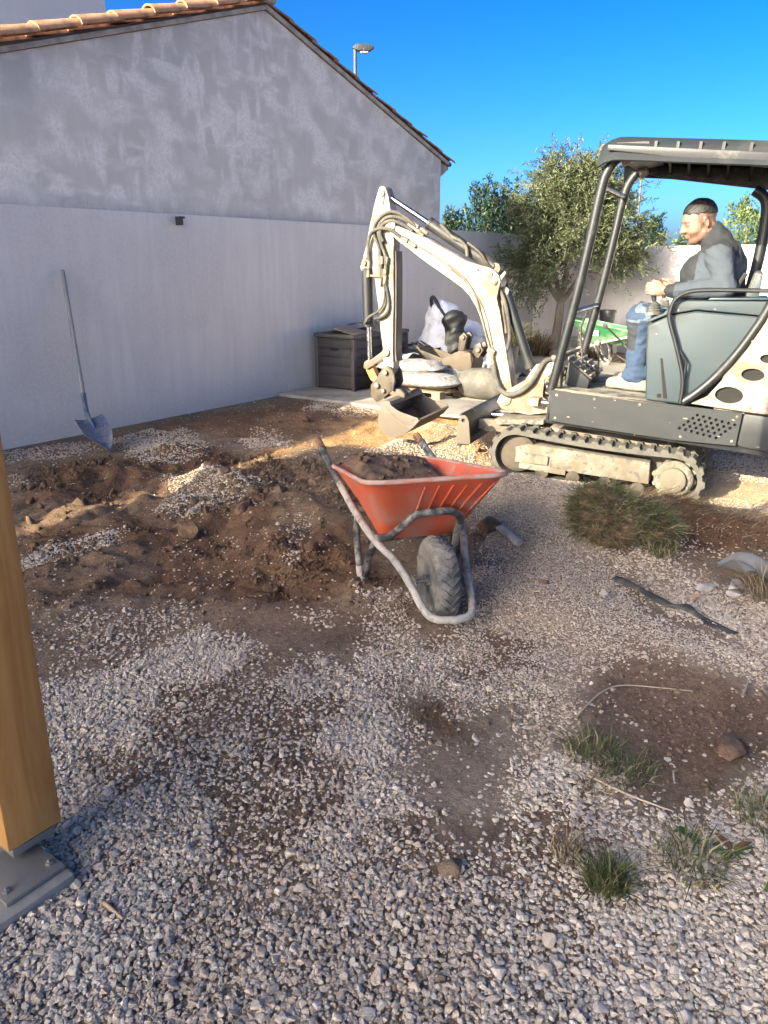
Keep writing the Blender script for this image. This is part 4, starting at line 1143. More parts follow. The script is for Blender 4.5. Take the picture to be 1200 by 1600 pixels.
# the bundle of hoses across the joint
jn = [
    [(1.60, .04, 1.575), (1.68, .05, 1.630), (1.76, .07, 1.665), (1.84, .085, 1.648), (1.905, .085, 1.58), (1.915, .08, 1.50), (1.87, .08, 1.42), (1.845, .082, 1.30), (1.84, .080, 1.20)],
    [(1.60, .02, 1.56), (1.70, .04, 1.62), (1.80, .075, 1.632), (1.862, .085, 1.59), (1.880, .085, 1.53), (1.85, .085, 1.44), (1.812, .082, 1.36), (1.805, .08, 1.26)],
    [(1.62, .05, 1.545), (1.70, .06, 1.585), (1.78, .085, 1.605), (1.845, .09, 1.575), (1.862, .09, 1.52), (1.835, .088, 1.46)],
    [(1.70, .088, 1.500), (1.78, .10, 1.545), (1.86, .10, 1.548), (1.925, .095, 1.52), (1.955, .09, 1.45), (1.952, .085, 1.38), (1.945, .08, 1.31)],
]
for k, p in enumerate(jn): MB().tube(smooth_path(p, 5), .0125, 10).build('hose', 'hose_rubber', ex)
MB().tube(smooth_path([(1.815, .080, 1.18), (1.800, .082, 1.08), (1.815, .085, 1.00), (1.86, .09, .95), (1.92, .08, .915), (1.965, .06, .86)], 5), .010, 8).build('hose', 'hose_rubber', ex)
MB().tube(smooth_path([(1.80, .075, 1.16), (1.768, .078, 1.06), (1.765, .08, .98), (1.80, .085, .93), (1.87, .09, .905)], 5), .011, 8).build('hose', 'hose_rubber', ex)
for (x_, z_) in ((1.945, 1.30), (1.945, 1.23), (1.84, 1.24), (1.84, 1.18), (1.805, 1.27), (1.805, 1.19), (1.838, 1.33), (1.80, 1.33)):
    MB().cyl((x_, .078, z_ - .026), (x_, .078, z_ + .026), .0155, 6).build('hose_fitting', 'fitting', ao)
MB().box((1.87, .070, 1.215), (.16, .022, .016)).box((1.835, .075, 1.24), (.075, .02, .06)).build('hose_bracket', 'white_paint_dirty', ao, bevel=.003)
for (x_, z_) in ((1.60, 1.555), (1.64, 1.575), (1.57, 1.535), (1.615, 1.59), (1.54, 1.55)):
    MB().cyl((x_ - .028, .035, z_ - .016), (x_ + .028, .035, z_ + .016), .015, 6).build('hose_fitting', 'fitting', ex)
# bucket ram, links, coupler
ram(ex, (2.000, 0, 1.268), (1.930, 0, .545), .60, .042, .019)
for y in (.050, -.050):
    MB().prism([(1.775, .690), (1.745, .66), (1.755, .635), (1.925, .512), (1.955, .52), (1.955, .555), (1.93, .565)], y - .010, y + .010, 'y').build('rocker_link', 'bucket_steel', ex, bevel=.005)
MB().prism([(1.955, .555), (1.905, .560), (1.850, .47), (1.815, .425), (1.84, .40), (1.90, .43), (1.945, .50)], -.035, .035, 'y').build('bucket_link', 'orange_paint', ex, bevel=.01)
cp = MB(); cpo = [(1.752, .565), (1.79, .53), (1.83, .46), (1.875, .40), (1.870, .32), (1.815, .275), (1.755, .315), (1.69, .385), (1.665, .44), (1.685, .52), (1.715, .56)]
cp.prism(cpo, .062, .082, 'y').prism(cpo, -.082, -.062, 'y').prism([(1.80, .47), (1.84, .43), (1.82, .33), (1.74, .36), (1.70, .45)], -.062, .062, 'y')
co = cp.build('quick_coupler', 'dark_steel', ex, bevel=.006)
for (x_, z_, r) in ((1.751, .515, .020), (1.815, .407, .020), (1.760, .375, .017)): MB().cyl((x_, -.095, z_), (x_, .105, z_), r, 16).build('pin', 'fitting', co, bevel=.003)
MB().tube(smooth_path([(1.73, .09, .56), (1.685, .095, .52), (1.672, .095, .45), (1.68, .09, .385)], 4), .010, 8).build('hose', 'hose_rubber', co)
MB().prism([(1.74, .36), (1.69, .40), (1.63, .40), (1.585, .37), (1.585, .34), (1.62, .325)], .03, .075, 'y').build('bucket_ear', 'bucket_steel', co, bevel=.006)
MB().prism([(1.74, .36), (1.69, .40), (1.63, .40), (1.585, .37), (1.585, .34), (1.62, .325)], -.075, -.03, 'y').build('bucket_ear', 'bucket_steel', co, bevel=.006)
# bucket: a curved shell between two cheek plates
cheek = [(1.655, .345), (1.640, .350), (1.604, .328), (1.54, .292), (1.501, .280), (1.366, .257), (1.360, .240), (1.368, .223), (1.410, .168), (1.463, .120), (1.51, .092), (1.560, .080), (1.605, .085), (1.645, .108), (1.675, .150), (1.688, .20), (1.683, .26), (1.672, .32)]
back = [(1.366, .232), (1.410, .168), (1.463, .120), (1.51, .092), (1.560, .080), (1.605, .085), (1.645, .108), (1.675, .150), (1.688, .20), (1.683, .26), (1.672, .32), (1.655, .345), (1.62, .338)]
bko = MB().grid([[(x_, y, z_) for x_, z_ in back] for y in (-.30, .30)])
bko = bko.build('bucket', 'bucket_steel', ex, solid=.010, smooth=60)
MB().prism(cheek, .3005, .3125, 'y').build('cheek_plate', 'bucket_steel', bko, bevel=.002)
MB().prism(cheek, -.3125, -.3005, 'y').build('cheek_plate', 'bucket_steel', bko, bevel=.002)
MB().prism([(1.640, .352), (1.60, .345), (1.585, .318), (1.625, .32)], -.312, .312, 'y').build('top_beam', 'bucket_steel', bko, bevel=.004)
MB().prism([(1.350, .243), (1.372, .246), (1.42, .182), (1.40, .176)], -.315, .315, 'y').build('cutting_edge', 'bucket_steel', bko, bevel=.002)
MB().prism([(1.62, .30), (1.56, .245), (1.47, .195), (1.40, .185), (1.405, .175), (1.48, .185), (1.57, .235), (1.63, .29)], .313, .317, 'y').build('weld_seam', 'white_paint_dirty', bko)
# soil lying in the bucket
V_ = []; 
for i in range(14):
    row = []
    for j in range(22):
        u = i / 13; y = -.295 + .59 * j / 21
        x_ = 1.385 + .27 * u
        z_ = .215 - .07 * math.sin(min(1, u * 1.15) * math.pi) + .03 * (vnoise(x_ * 1.0, y, .06, 5) - .5) + .02 * (vnoise(x_, y, .02, 8) - .5)
        row.append((x_, y, float(z_)))
    V_.append(row)
MB().grid(V_).build('soil_load', 'earth_clod', bko, smooth=80)

# dried mud along the floor edge, bolts and a latch on the covers
P = []
for i in range(60):
    u = i / 59; x = .36 - .60 * u
    k = .35 + .65 * float(vnoise(x * 1.0, 0., .05, 3))
    P.append([(x, .440 + .062 * t, .6285 + .012 * k * math.sin(math.pi * min(1, t * 1.02)) + .004 * float(vnoise(x, t, .02, 5))) for t in (0, .2, .4, .6, .8, 1.0)])
MB().grid(P).build('dried_mud', 'earth_dry', ex, smooth=70)
for (x_, z_) in ((.34, .60), (.10, .608), (-.18, .612), (-.45, .45), (-.74, .62), (-.74, .47), (.33, .45)):
    MB().lathe([(.009, 0), (.009, .005), (.0, .006)], (x_, .497, z_), (0, 1, 0), 6).build('bolt', 'fitting', ex)
for (x_, z_) in ((-.53, .675), (-.80, .68), (-.735, 1.06)):
    MB().lathe([(.008, 0), (.008, .004), (.0, .005)], (x_, .491, z_), (0, 1, 0), 6).build('bolt', 'fitting', ex)

# ------------------------------------------------------------------ wheelbarrows
def wheelbarrow(name, loc, rz, tub, label, heap=False, sticker=False):
    """x towards its wheel, origin under the wheel"""
    w = empty(name, loc, rz, label, 'wheelbarrow')
    # tub: rim ring down to the floor ring, rounded corners
    def ring(x0, x1, y0, y1, z0, z1, r, n=7):
        """corner-rounded rectangle; z0 at the back end, z1 at the front; y0 half width at the back, y1 at the front"""
        P = []
        for (cx, sy, a0, hw) in ((x1, 1, 0, y1), (x0, 1, 90, y0), (x0, -1, 180, y0), (x1, -1, 270, y1)):
            ox = cx - r if cx == x1 else cx + r
            for k in range(n):
                a = rad(a0 + 90 * k / (n - 1))
                x = ox + r * math.cos(a); y = sy * (hw - r) + r * math.sin(a)
                t = (x - x0) / (x1 - x0)
                P.append((x, y, z0 + (z1 - z0) * t))
        return P
    def between(a, b, t, bulge=0):
        return [tuple(Vector(p).lerp(Vector(q), t) + Vector((0, 0, 0))) for p, q in zip(a, b)]
    rim = ring(-.95, .02, .285, .305, .455, .625, .10)
    bot = ring(-.74, -.255, .165, .185, .285, .285, .07)
    rows = [between(rim, bot, t) for t in (0, .12, .3, .5, .7, .85, .95)] + [[(p[0] * .97 - .015, p[1] * .96, p[2] - .006) for p in bot], [(-.5 + (p[0] + .5) * .6, p[1] * .6, .279) for p in bot], [(-.5, 0, .278)] * len(bot)]
    rows = [r + [r[0]] for r in rows]
    tb = MB().grid(rows).build('tub', tub, w, solid=.006, smooth=45)
    lip = MB().tube([tuple(Vector(p) + Vector((0, 0, -.004))) for p in rim], .011, 8, closed=True)
    lip.build('rim', tub.replace('_tub', '_rim'), tb, smooth=60)
    # pressed ribs on the front face
    rb = MB()
    for k in range(6):
        y = -.055 + .048 * k
        def face(t, yy):
            a = Vector((.012, yy * 1.25, .60)); b_ = Vector((-.262, yy * .78 - .02, .30)); p = a.lerp(b_, t)
            return p + Vector((.009, 0, -.003))
        rb.tube([face(.03, y), face(.35, y), face(.62, y)], [.003, .0055, .003], 6)
    rb.build('ribs', tub, tb)
    # frame: one bent tube per side from grip to the front loop
    fm = MB()
    left = smooth_path([(-1.33, .285, .490), (-1.10, .283, .458), (-.82, .275, .412), (-.50, .248, .335), (-.28, .205, .268), (-.13, .160, .235), (.02, .125, .175), (.13, .105, .120), (.195, .075, .098), (.222, .0, .096)], 6)
    pth = left + [Vector((p.x, -p.y, p.z)) for p in reversed(left[:-1])]
    fm.tube(pth, .0165, 12)
    fm.build('frame', 'cement_tube', w, smooth=60)
    for s in (1, -1):
        hd = MB(); hd.tube([Vector((p.x, s * p.y, p.z)) + Vector((0, 0, .001)) for p in left[:14]], .0172, 12)
        hd.build('handle_tube', 'black_tube', w, smooth=60)
        g = MB(); a = Vector((-1.345, s * .286, .492)); b_ = Vector((-1.225, s * .284, .476)); u = (b_ - a).normalized()
        g.lathe([(.016, 0), (.0215, .004), (.0215, .11), (.0235, .112), (.0235, .122), (.018, .124)], a, u, 14)
        g.build('grip', 'grip', w)
        lg = MB(); lg.tube(smooth_path([(-.47, s * .245, .325), (-.515, s * .24, .22), (-.530, s * .228, .07), (-.515, s * .225, .022), (-.46, s * .222, .016), (-.42, s * .222, .055), (-.36, s * .215, .17), (-.29, s * .20, .272)], 6), .0165, 12)
        lg.build('leg', 'black_tube', w, smooth=60)
        ft = MB(); ft.tube(smooth_path([(-.526, s * .226, .055), (-.512, s * .225, .020), (-.46, s * .222, .014), (-.425, s * .222, .05)], 5), .0185, 12); ft.build('foot', 'cement_tube', w, smooth=60)
    br = MB(); br.tube(smooth_path([(-.30, -.205, .275), (-.20, -.165, .315), (-.085, -.125, .405), (-.055, -.085, .452), (-.05, 0, .462), (-.052, .07, .458), (-.075, .115, .42), (-.135, .125, .34), (-.17, .13, .268)], 6), .0165, 12)
    br.build('tub_brace', 'black_tube', w, smooth=60)
    MB().tube([(-.30, -.20, .27), (-.30, .20, .27)], .014, 10).tube([(-.62, -.25, .36), (-.62, .25, .36)], .012, 10).build('crossbar', 'black_tube', w)
    # wheel
    wc = (0, 0, .180)
    ty = MB(); pr = []
    for k in range(17):
        a = math.pi * (k / 16); pr.append((.132 + .048 * max(0, math.sin(a)) ** .55, -.050 * math.cos(a)))
    ty.lathe([(.118, -.040)] + pr + [(.118, .040)], wc, (0, 1, 0), 40)
    wt = ty.build('wheel', 'tyre', w, smooth=50)
    tr = MB()
    for k in range(30):
        a = 2 * math.pi * k / 30
        for s in (1, -1):
            P = []
            for (yy, da, rr) in ((.004, 0, .1812), (.022, .10, .1795), (.040, .19, .168)):
                P.append((rr * math.cos(a + da), s * yy, .180 + rr * math.sin(a + da)))
            tr.tube(P, [.0046, .0058, .0046], 5)
    tr.build('tread', 'tyre', wt)
    rm_ = MB(); rm_.lathe([(.02, -.052), (.024, -.03), (.085, -.024), (.105, -.034), (.122, -.040), (.124, .040), (.105, .034), (.085, .024), (.024, .03), (.02, .052)], wc, (0, 1, 0), 32)
    rm_.build('rim_disc', 'black_tube', wt)
    MB().cyl((0, -.115, .18), (0, .115, .18), .010, 12).build('axle', 'steel', wt)
    for s in (1, -1):
        MB().prism([(-.03, .195), (.02, .195), (.05, .155), (.03, .14), (-.03, .165)], s * .108 - .003, s * .108 + .003, 'y').build('axle_bracket', 'cement_tube', w)
    if heap:
        P = []
        for i in range(22):
            row = []
            for j in range(26):
                u = i / 21; v_ = j / 25
                x = -.90 + .62 * u; y = (-.25 + .50 * v_) * (1 - .25 * u)
                hh = .115 * math.exp(-((u - .22) / .42) ** 2) * (1 - .65 * v_ ** 1.5) - .03 * u
                z = .425 + .075 * u + hh + .035 * (float(vnoise(x, y, .09, 5)) - .5) + .022 * (float(vnoise(x, y, .035, 9)) - .5)
                edge = min(u, 1 - u, v_, 1 - v_); z -= .05 * max(0, 1 - edge / .10)
                row.append((x, y, z))
            P.append(row)
        hp = MB().grid(P).build('soil_load', 'earth_clod', w, smooth=80); 
        cl = MB(); r = random.Random(4)
        for k in range(90):
            u = r.random() * .8; v_ = r.random() * .85 + .05
            x = -.88 + .58 * u; y = (-.24 + .48 * v_) * (1 - .25 * u)
            z = .425 + .075 * u + .115 * math.exp(-((u - .22) / .42) ** 2) * (1 - .65 * v_ ** 1.5) - .03 * u
            s = r.uniform(.006, .02)
            bmx = Matrix.Translation((x, y, z)) @ Euler((r.random() * 6, r.random() * 6, 0)).to_matrix().to_4x4()
            cl.add([(s, 0, 0), (-s * .9, .2 * s, 0), (0, s, .1 * s), (0, -s * 1.1, 0), (.1 * s, 0, s * .8), (0, 0, -s * .9)], [(0, 2, 4), (2, 1, 4), (1, 3, 4), (3, 0, 4), (2, 0, 5), (1, 2, 5), (3, 1, 5), (0, 3, 5)], bmx)
        cl.build('soil_clods', 'earth_clod', w, smooth=20)['kind'] = 'stuff'
    if sticker:
        MB().box((-.30, .265, .44), (.11, .003, .09), Matrix.Rotation(-.55, 3, 'X')).build('sticker', 'sticker_white', w)
    return w
BRZ = math.atan2(-.9715, .237)
wheelbarrow('wheelbarrow', (.227, 2.978, 0), BRZ, 'red_tub', 'muddy red wheelbarrow with soil in its tub, in the middle of the yard', heap=True)
wheelbarrow('wheelbarrow', (2.78, 11.45, .035), rad(180 - 20), 'green_tub', 'green wheelbarrow standing on the terrace by the end wall', sticker=True)

# ------------------------------------------------------------------ shovel leaning on the wall
top = NS(.035, 3.805, 1.375); tip = Vector((-2.18, 5.96, gz(-2.18, 5.96) + .004)); sock = Vector((-2.42, 6.20, .235))
def frame_of(o, u, toward):
    u = u.normalized(); n_ = (toward - u * toward.dot(u)).normalized()
    return Matrix.Translation(o) @ Matrix((n_.cross(u), n_, u)).transposed().to_4x4()
shv = empty('shovel', tip, 0, 'blue bladed shovel with long grey handle leaning on the garden wall', 'shovel')
Mi = Matrix.Translation(-tip)
hu = top - sock; L_ = hu.length; hu.normalize()
Mh = Mi @ frame_of(sock, hu, Vector((.5, -.8, .3)))
MB().tube([Mh @ Vector((0, 0, z)) for z in (.16, .6, L_ - .01, L_)], [.0185, .018, .018, .014], 14).build('handle', 'shovel_handle', shv)
Mb = Mi @ frame_of(tip, sock - tip, Vector((.35, -.5, .8))); BLn = (sock - tip).length - .03
P = []
for i in range(15):
    t = i / 14; z = BLn * t
    wd = max(.115 * (min(1, t / .55)) ** .62, .004)
    P.append([Mb @ Vector((wd * (2 * j / 12 - 1), .028 * (2 * j / 12 - 1) ** 2 + .012 * (1 - t) ** 2 + .012 * math.exp(-((j - 6) / 1.5) ** 2) * t, z)) for j in range(13)])
MB().grid(P).build('blade', 'blue_paint', shv, solid=.004, smooth=60)
sp_ = smooth_path([Mb @ Vector((0, .012, BLn * .72)), Mb @ Vector((0, .022, BLn * .95)), Mh @ Vector((0, .004, .05)), Mh @ Vector((0, 0, .20))], 5)
MB().tube(sp_, [.007 + .0145 * min(1, i / 9) for i in range(len(sp_))], 12).build('socket', 'blue_paint', shv)
MB().tube([Mb @ Vector((x, .028 * (x / .115) ** 2, BLn)) for x in (-.115, -.06, 0, .06, .115)], .0055, 8).build('tread_edge', 'blue_paint', shv)

# ------------------------------------------------------------------ timber post on its metal shoe
m, nt, bs = new_mat('post_timber')
v = _coord(nt, scale=(9, 9, .8)); v2 = _coord(nt, scale=(1, 1, .35))
c = _mix(nt, _ramp(nt, _noise(nt, v, 2.2, 8, .62, .8), .35, .68), (.50, .245, .075), (.37, .155, .040))
c = _mix(nt, _ramp(nt, _noise(nt, v2, 5, 4), .62, .80), c, (.26, .105, .03))
c = _mix(nt, _ramp(nt, _noise(nt, v, 14, 4), .62, .74), c, (.30, .13, .035))
vor = nt.nodes.new('ShaderNodeTexVoronoi'); vor.inputs['Scale'].default_value = 4.2; nt.links.new(_coord(nt, scale=(1, 1, .55)), vor.inputs['Vector'])
c = _mix(nt, _ramp(nt, vor.outputs['Distance'], .075, .03), c, (.16, .06, .02))
nt.links.new(c, bs.inputs['Base Color']); bs.inputs['Roughness'].default_value = .45
_bump(nt, bs, _noise(nt, v, 4, 6), .2, .004)
po = empty('timber_post', (-.925, 1.614, 0), RZ, 'honey stained square timber post standing on a metal shoe', 'post')
MB().box((0, 0, 1.335), (.142, .142, 2.50)).build('shaft', 'post_timber', po, bevel=.006)
MB().box((0, 0, .060), (.110, .110, .022)).box((0, 0, .050), (.05, .05, .03)).build('shoe_plate', 'galvanised', po, bevel=.002)
MB().box((-.06, -.075, .028), (.15, .17, .012)).build('base_plate', 'galvanised', po, bevel=.002)
for (x_, y_) in ((-.005, -.125), (-.115, -.125), (-.115, -.02)):
    MB().lathe([(.010, .034), (.010, .040), (.005, .041), (.005, .047), (.0, .048)], (x_, y_, 0), (0, 0, 1), 6).build('bolt', 'galvanised', po)
b = MB(); b.box((-.14, -.066, -.02), (.32, .25, .082)); 
fb = b.build('footing', 'concrete', po, bevel=.008)

# ------------------------------------------------------------------ storage chest and sheets
cx = empty('storage_chest', NS(.08, 6.87, .035), RZ, 'brown grey plastic storage chest against the garden wall', 'storage box')
# local x along the wall, y towards the wall is +
MB().box((.54, -.285, .30), (1.05, .54, .56)).build('body', 'chest_plastic', cx, bevel=.008)
b = MB(); b.box((.54, -.285, .605), (1.10, .595, .045)); b.build('lid', 'chest_lid', cx, bevel=.014)
for (x_, y_) in ((.022, -.548), (1.058, -.548), (.022, -.022), (1.058, -.022)):
    MB().box((x_, y_, .29), (.05, .05, .58)).build('corner_post', 'chest_lid', cx, bevel=.01)
sl0 = None
for k in range(5):
    z = .075 + .098 * k
    for (c_, sz) in (((.009, -.285, z + .045), (.014, .47, .088)), ((.54, -.5605, z + .045), (.98, .014, .088))):
        MB().box(c_, sz).build('slat', 'chest_plastic', cx, bevel=.004)
MB().box((-.003, -.285, .46), (.012, .12, .03)).build('handle', 'void', cx, bevel=.004)
def wavy(name, c, lx, ly, bend, lab, rz=0):
    P = []
    for i in range(17):
        t = i / 16
        P.append([((t - .5) * lx, (j - 3) / 6 * ly, bend * (math.sin(t * math.pi * 1.5 + .3) * .5 + .5)) for j in range(7)])
    o = MB().grid(P).build(name, 'tan_card', solid=.008, smooth=60, loc=c)
    o.rotation_euler = (0, 0, RZ + rz); return tag(o, lab, 'sheet', 'curved sheets on the chest')
wavy('curved_sheet', NS(.38, 7.10, .668), .46, .40, .05, 'tan curved sheet on the chest lid, nearer the shovel', rad(-80))
wavy('curved_sheet', NS(.34, 7.62, .668), .46, .42, .085, 'tan curved sheet on the chest lid, behind the digger arm', rad(-80))

# ------------------------------------------------------------------ pallet with bags, bulk bag, spare bucket
pl = empty('pallet', NS(1.36, 7.36, .0), RZ, 'short wooden pallet under the white bags of stones', 'pallet')
for x_ in (-.44, 0, .44):
    for y_ in (-.38, 0, .38): MB().box((x_, y_, .050), (.12, .10, .095)).build('block', 'pallet_wood', pl, bevel=.004)
for y_ in (-.38, 0, .38): MB().box((0, y_, .107), (1.0, .10, .018)).build('stringer', 'pallet_wood', pl, bevel=.002)
for x_ in (-.45, -.22, 0, .22, .45): MB().box((x_, 0, .126), (.10, .86, .018)).build('deck_board', 'pallet_wood', pl, bevel=.002)
for y_ in (-.38, .38): pass
def sack(name, c, half, rz, seed, mat_, lab, cat, group=None, lumps=120, lump=.026, h=.013, sag=.0):
    r = np.random.default_rng(seed)
    hx, hy, hz = half; m_ = max(half) + .1
    F = SDF((-hx - .08, -hy - .08, -hz - .06), (hx + .08, hy + .08, hz + .10), h)
    for sx in (-.5, 0, .5): F.ell((sx * hx, 0, 0), (hx * .62, hy, hz), k=.05)
    for _ in range(lumps):
        a = r.uniform(-1, 1, 2); 
        p = (a[0] * hx * .85, a[1] * hy * .75, hz * (.55 + .3 * r.random()) * math.sqrt(max(.05, 1 - .7 * (a[0] ** 2 + a[1] ** 2) / 2)))
        F.ell(p, np.array([1.2, 1, .8]) * lump * r.uniform(.6, 1.3), k=.012)
    for sx in (-1, 1): F.ell((sx * hx * 1.0, 0, -hz * .1), (.075, hy * .95, .014), k=.02)
    V, Q = F.mesh(); V = relax(V, Q, 1)
    V[:, 2] = np.maximum(V[:, 2], -hz * .82) 
    V[:, 2] -= sag * (V[:, 0] / hx) ** 2
    o = link(name, np_mesh(name, V, Q, mat_)); o.location = c; o.rotation_euler = (0, 0, rz)
    return tag(o, lab, cat, group)
BG = 'bags of stones on the pallet'
sack('stone_bag', NS(1.45, 7.10, .215), (.38, .25, .072), RZ + rad(90), 1, 'bag_mesh', 'sunlit white bag of stones at the bottom on the pallet', 'bag', BG)
sack('stone_bag', NS(1.25, 7.62, .215), (.38, .24, .072), RZ + rad(85), 2, 'bag_mesh', 'white bag of stones lying on the pallet behind, under the upper bag', 'bag', BG)
sack('stone_bag', NS(1.18, 7.22, .330), (.34, .23, .068), RZ + rad(100), 3, 'bag_mesh', 'white bag of stones lying on top of the others', 'bag', BG)
# folded empty sack draped over the left end
P = []
for i in range(14):
    P.append([])
    for j in range(14):
        u, w_ = i / 13, j / 13
        P[-1].append((-.22 + .44 * u, -.2 + .4 * w_, .05 * math.sin(u * 4 + 1) * w_ + .02 * math.sin(w_ * 9) - .12 * max(0, u - .6) + .02 * float(vnoise(u, w_, .2, 3))))
o = MB().grid(P).build('folded_sack', 'bag_white', solid=.006, smooth=70, loc=NS(.86, 7.36, .36)); o.rotation_euler = (rad(-12), rad(8), RZ + rad(70))
tag(o, 'pale blue white folded sack lying beside the chest on the stone bags', 'sack')

# big bag: a tall soft bag, slumped
F = SDF((-.6, -.5, -.05), (.6, .5, 1.05), .025)
F.ell((-.08, .0, .28), (.46, .38, .36), k=.08); F.ell((.20, .02, .24), (.34, .34, .30), k=.10)
F.ell((-.22, .05, .58), (.26, .24, .34), k=.16); F.ell((-.28, .08, .80), (.10, .14, .14), k=.12); F.ell((.12, .05, .46), (.28, .26, .22), k=.14)
V, Q = F.mesh(); V = relax(V, Q, 2)
V[:, :2] *= (1 + .05 * (vnoise(V[:, 2] * 1.0, np.arctan2(V[:, 1], V[:, 0]), .16, 3) - .5))[:, None]
V = drape(V, Q, .07, .22, 4); V = drape(V, Q, .03, .05, 6); V[:, 2] = np.maximum(V[:, 2], .002)
bb = link('bulk_bag', np_mesh('bulk_bag', V, Q, 'bag_white')); bb.location = NS(1.02, 8.55, .035); bb.rotation_euler.z = RZ - rad(72)
tag(bb, 'tall slumped white bulk bag behind the dark spare digger bucket', 'bulk bag')
lp = MB(); lp.tube(smooth_path([(-.34, -.02, .80), (-.36, -.05, .95), (-.32, -.08, .98), (-.24, -.10, .86), (-.16, -.12, .76)], 5), .022, 8)
lp.build('lifting_loop', 'black_film', bb)
F = SDF((-.4, -.4, -.45), (.4, .4, .3), .02)
F.cap((-.02, 0, .12), (.05, -.02, -.30), .12, .10, k=.05); F.ell((.04, 0, .14), (.16, .12, .06), k=.05); F.ell((.02, -.02, -.12), (.13, .09, .2), k=.05)
V, Q = F.mesh(); V = relax(V, Q, 1); V[:, 0] += .015 * np.sin(V[:, 2] * 30 + V[:, 1] * 20)
V = drape(V, Q, .06, .10, 4); V = drape(V, Q, .02, .03, 6)
o = link('black_sheet', np_mesh('black_sheet', V, Q, 'black_film')); o.location = NS(1.24, 8.05, .66); o.rotation_euler.z = RZ
tag(o, 'black plastic bundle stuffed in front of the white bulk bag', 'plastic sheet')
# spare bucket, resting on its back
sb = empty('spare_bucket', NS(1.42, 7.74, .31), RZ - rad(80), 'narrow dark rusty digging bucket propped against the white bags', 'bucket')
sb.rotation_euler = (0, rad(8), RZ - rad(85)); sb.scale = (1.2, 1.2, 1.2)
prof = [(-.34, .10), (-.20, .0), (-.08, -.13), (.05, -.20), (.17, -.17), (.24, -.06), (.25, .06), (.22, .16), (.12, .17), (.06, .14)]
MB().prism(prof + [(-.05, .06)], .12, .135, 'y').prism(prof + [(-.05, .06)], -.135, -.12, 'y').build('cheek_plate', 'dark_steel', sb, bevel=.003)
MB().grid([[(x_, y_, z_) for x_, z_ in smooth_path([(p[0], p[1], 0) for p in prof[:9]], 3) for x_, z_ in [(x_, z_)]] if False else [(q.x, y_, q.y) for q in smooth_path([(p[0], p[1], 0) for p in prof[:9]], 3)] for y_ in (-.12, .12)]).build('shell', 'dark_steel', sb, solid=.012, smooth=60)
MB().prism([(.06, .14), (.12, .17), (.13, .30), (.09, .33), (.05, .28)], .04, .07, 'y').prism([(.06, .14), (.12, .17), (.13, .30), (.09, .33), (.05, .28)], -.07, -.04, 'y').build('ear', 'dark_steel', sb, bevel=.006)
MB().prism([(.20, .14), (.28, .12), (.31, .20), (.27, .27), (.22, .24)], .04, .07, 'y').prism([(.20, .14), (.28, .12), (.31, .20), (.27, .27), (.22, .24)], -.07, -.04, 'y').build('ear', 'dark_steel', sb, bevel=.006)
MB().cyl((.265, -.09, .20), (.265, .09, .20), .022, 14).cyl((.09, -.09, .285), (.09, .09, .285), .022, 14).build('pin', 'bucket_steel', sb)
for y_ in (-.09, 0, .09): MB().prism([(-.32, .085), (-.33, .11), (-.43, .14)], y_ - .02, y_ + .02, 'y').build('tooth', 'dark_steel', sb)
# shallow black tub with stones behind the bags
tr = empty('black_tub', NS(.72, 8.15, .035), RZ, 'low black tub of stones between the chest and the bulk bag', 'tub')
MB().grid([r_ + [r_[0]] for r_ in [[(x_ * k, y_ * k, z) for x_, y_ in ((-.32, -.26), (.32, -.26), (.32, .26), (-.32, .26))] for k, z in ((.85, .02), (1, .40), (1.04, .41))]]).build('tub_wall', 'black_film', tr, solid=.008)
F = SDF((-.36, -.3, .2), (.36, .3, .5), .02); F.ell((0, 0, .33), (.30, .24, .08), k=.03)
for k in range(40): F.ell((random.uniform(-.24, .24), random.uniform(-.18, .18), .39), (.03, .028, .02), k=.01)
V, Q = F.mesh(); link('stones', np_mesh('stones', V, Q, 'bag_mesh'), tr)
# roll of grey ground film lying by the digger blade
rl = empty('film_roll', NS(2.05, 7.30, .035), 0, 'fat grey brown roll of film lying behind the digger boom foot', 'roll')
rl.rotation_euler = (0, 0, rad(62))
P = []
b = MB(); b.lathe([(.03, -.24), (.12, -.24), (.150, -.19), (.17, -.02), (.155, .16), (.12, .23), (.03, .24)], (0, 0, .165), (0, 1, .0), 26)
b.build('roll_body', 'pipe_grey', rl)
b = MB(); b.lathe([(.02, 0), (.08, 0), (.105, .004), (.105, .012), (.02, .014)], (0, .232, .165), (0, 1, 0), 26); b.build('roll_end', 'black_film', rl)
P = []
for i in range(16):
    P.append([])
    for j in range(12):
        u, w_ = i / 15, j / 11
        P[-1].append((-.42 + .84 * u, -.30 + .6 * w_, .05 + .10 * float(vnoise(u, w_, .28, 8)) + .05 * math.sin(u * 9 + w_ * 3)))
o = MB().grid(P).build('film_sheet', 'black_film', solid=.006, smooth=70, loc=NS(1.75, 7.95, .04)); o.rotation_euler.z = RZ
tag(o, 'crumpled black film lying under the spare bucket', 'plastic sheet')
# board lying behind the blade
o = MB().box((0, 0, .012), (.85, .62, .022)).build('board', 'concrete', bevel=.004, loc=NS(2.12, 6.62, .036)); o.rotation_euler.z = RZ + rad(8)
tag(o, 'flat pale board lying on the terrace behind the dozer blade', 'board')
# dark plant pot by the end wall
o = MB(); o.lathe([(.10, 0), (.125, .26), (.14, .262), (.14, .30), (.13, .30), (.115, .262), (.09, .02), (.0, .02)], (0, 0, 0), (0, 0, 1), 24)
pt = empty('plant_pot_stand', NS(1.62, 12.05, 0), RZ, 'black bucket set on a low block behind the green wheelbarrow', 'bucket')
o.build('pot', 'black_plastic', pt, loc=(0, 0, .42)); MB().box((0, 0, .20), (.30, .30, .44)).build('block', 'concrete', pt, bevel=.01)
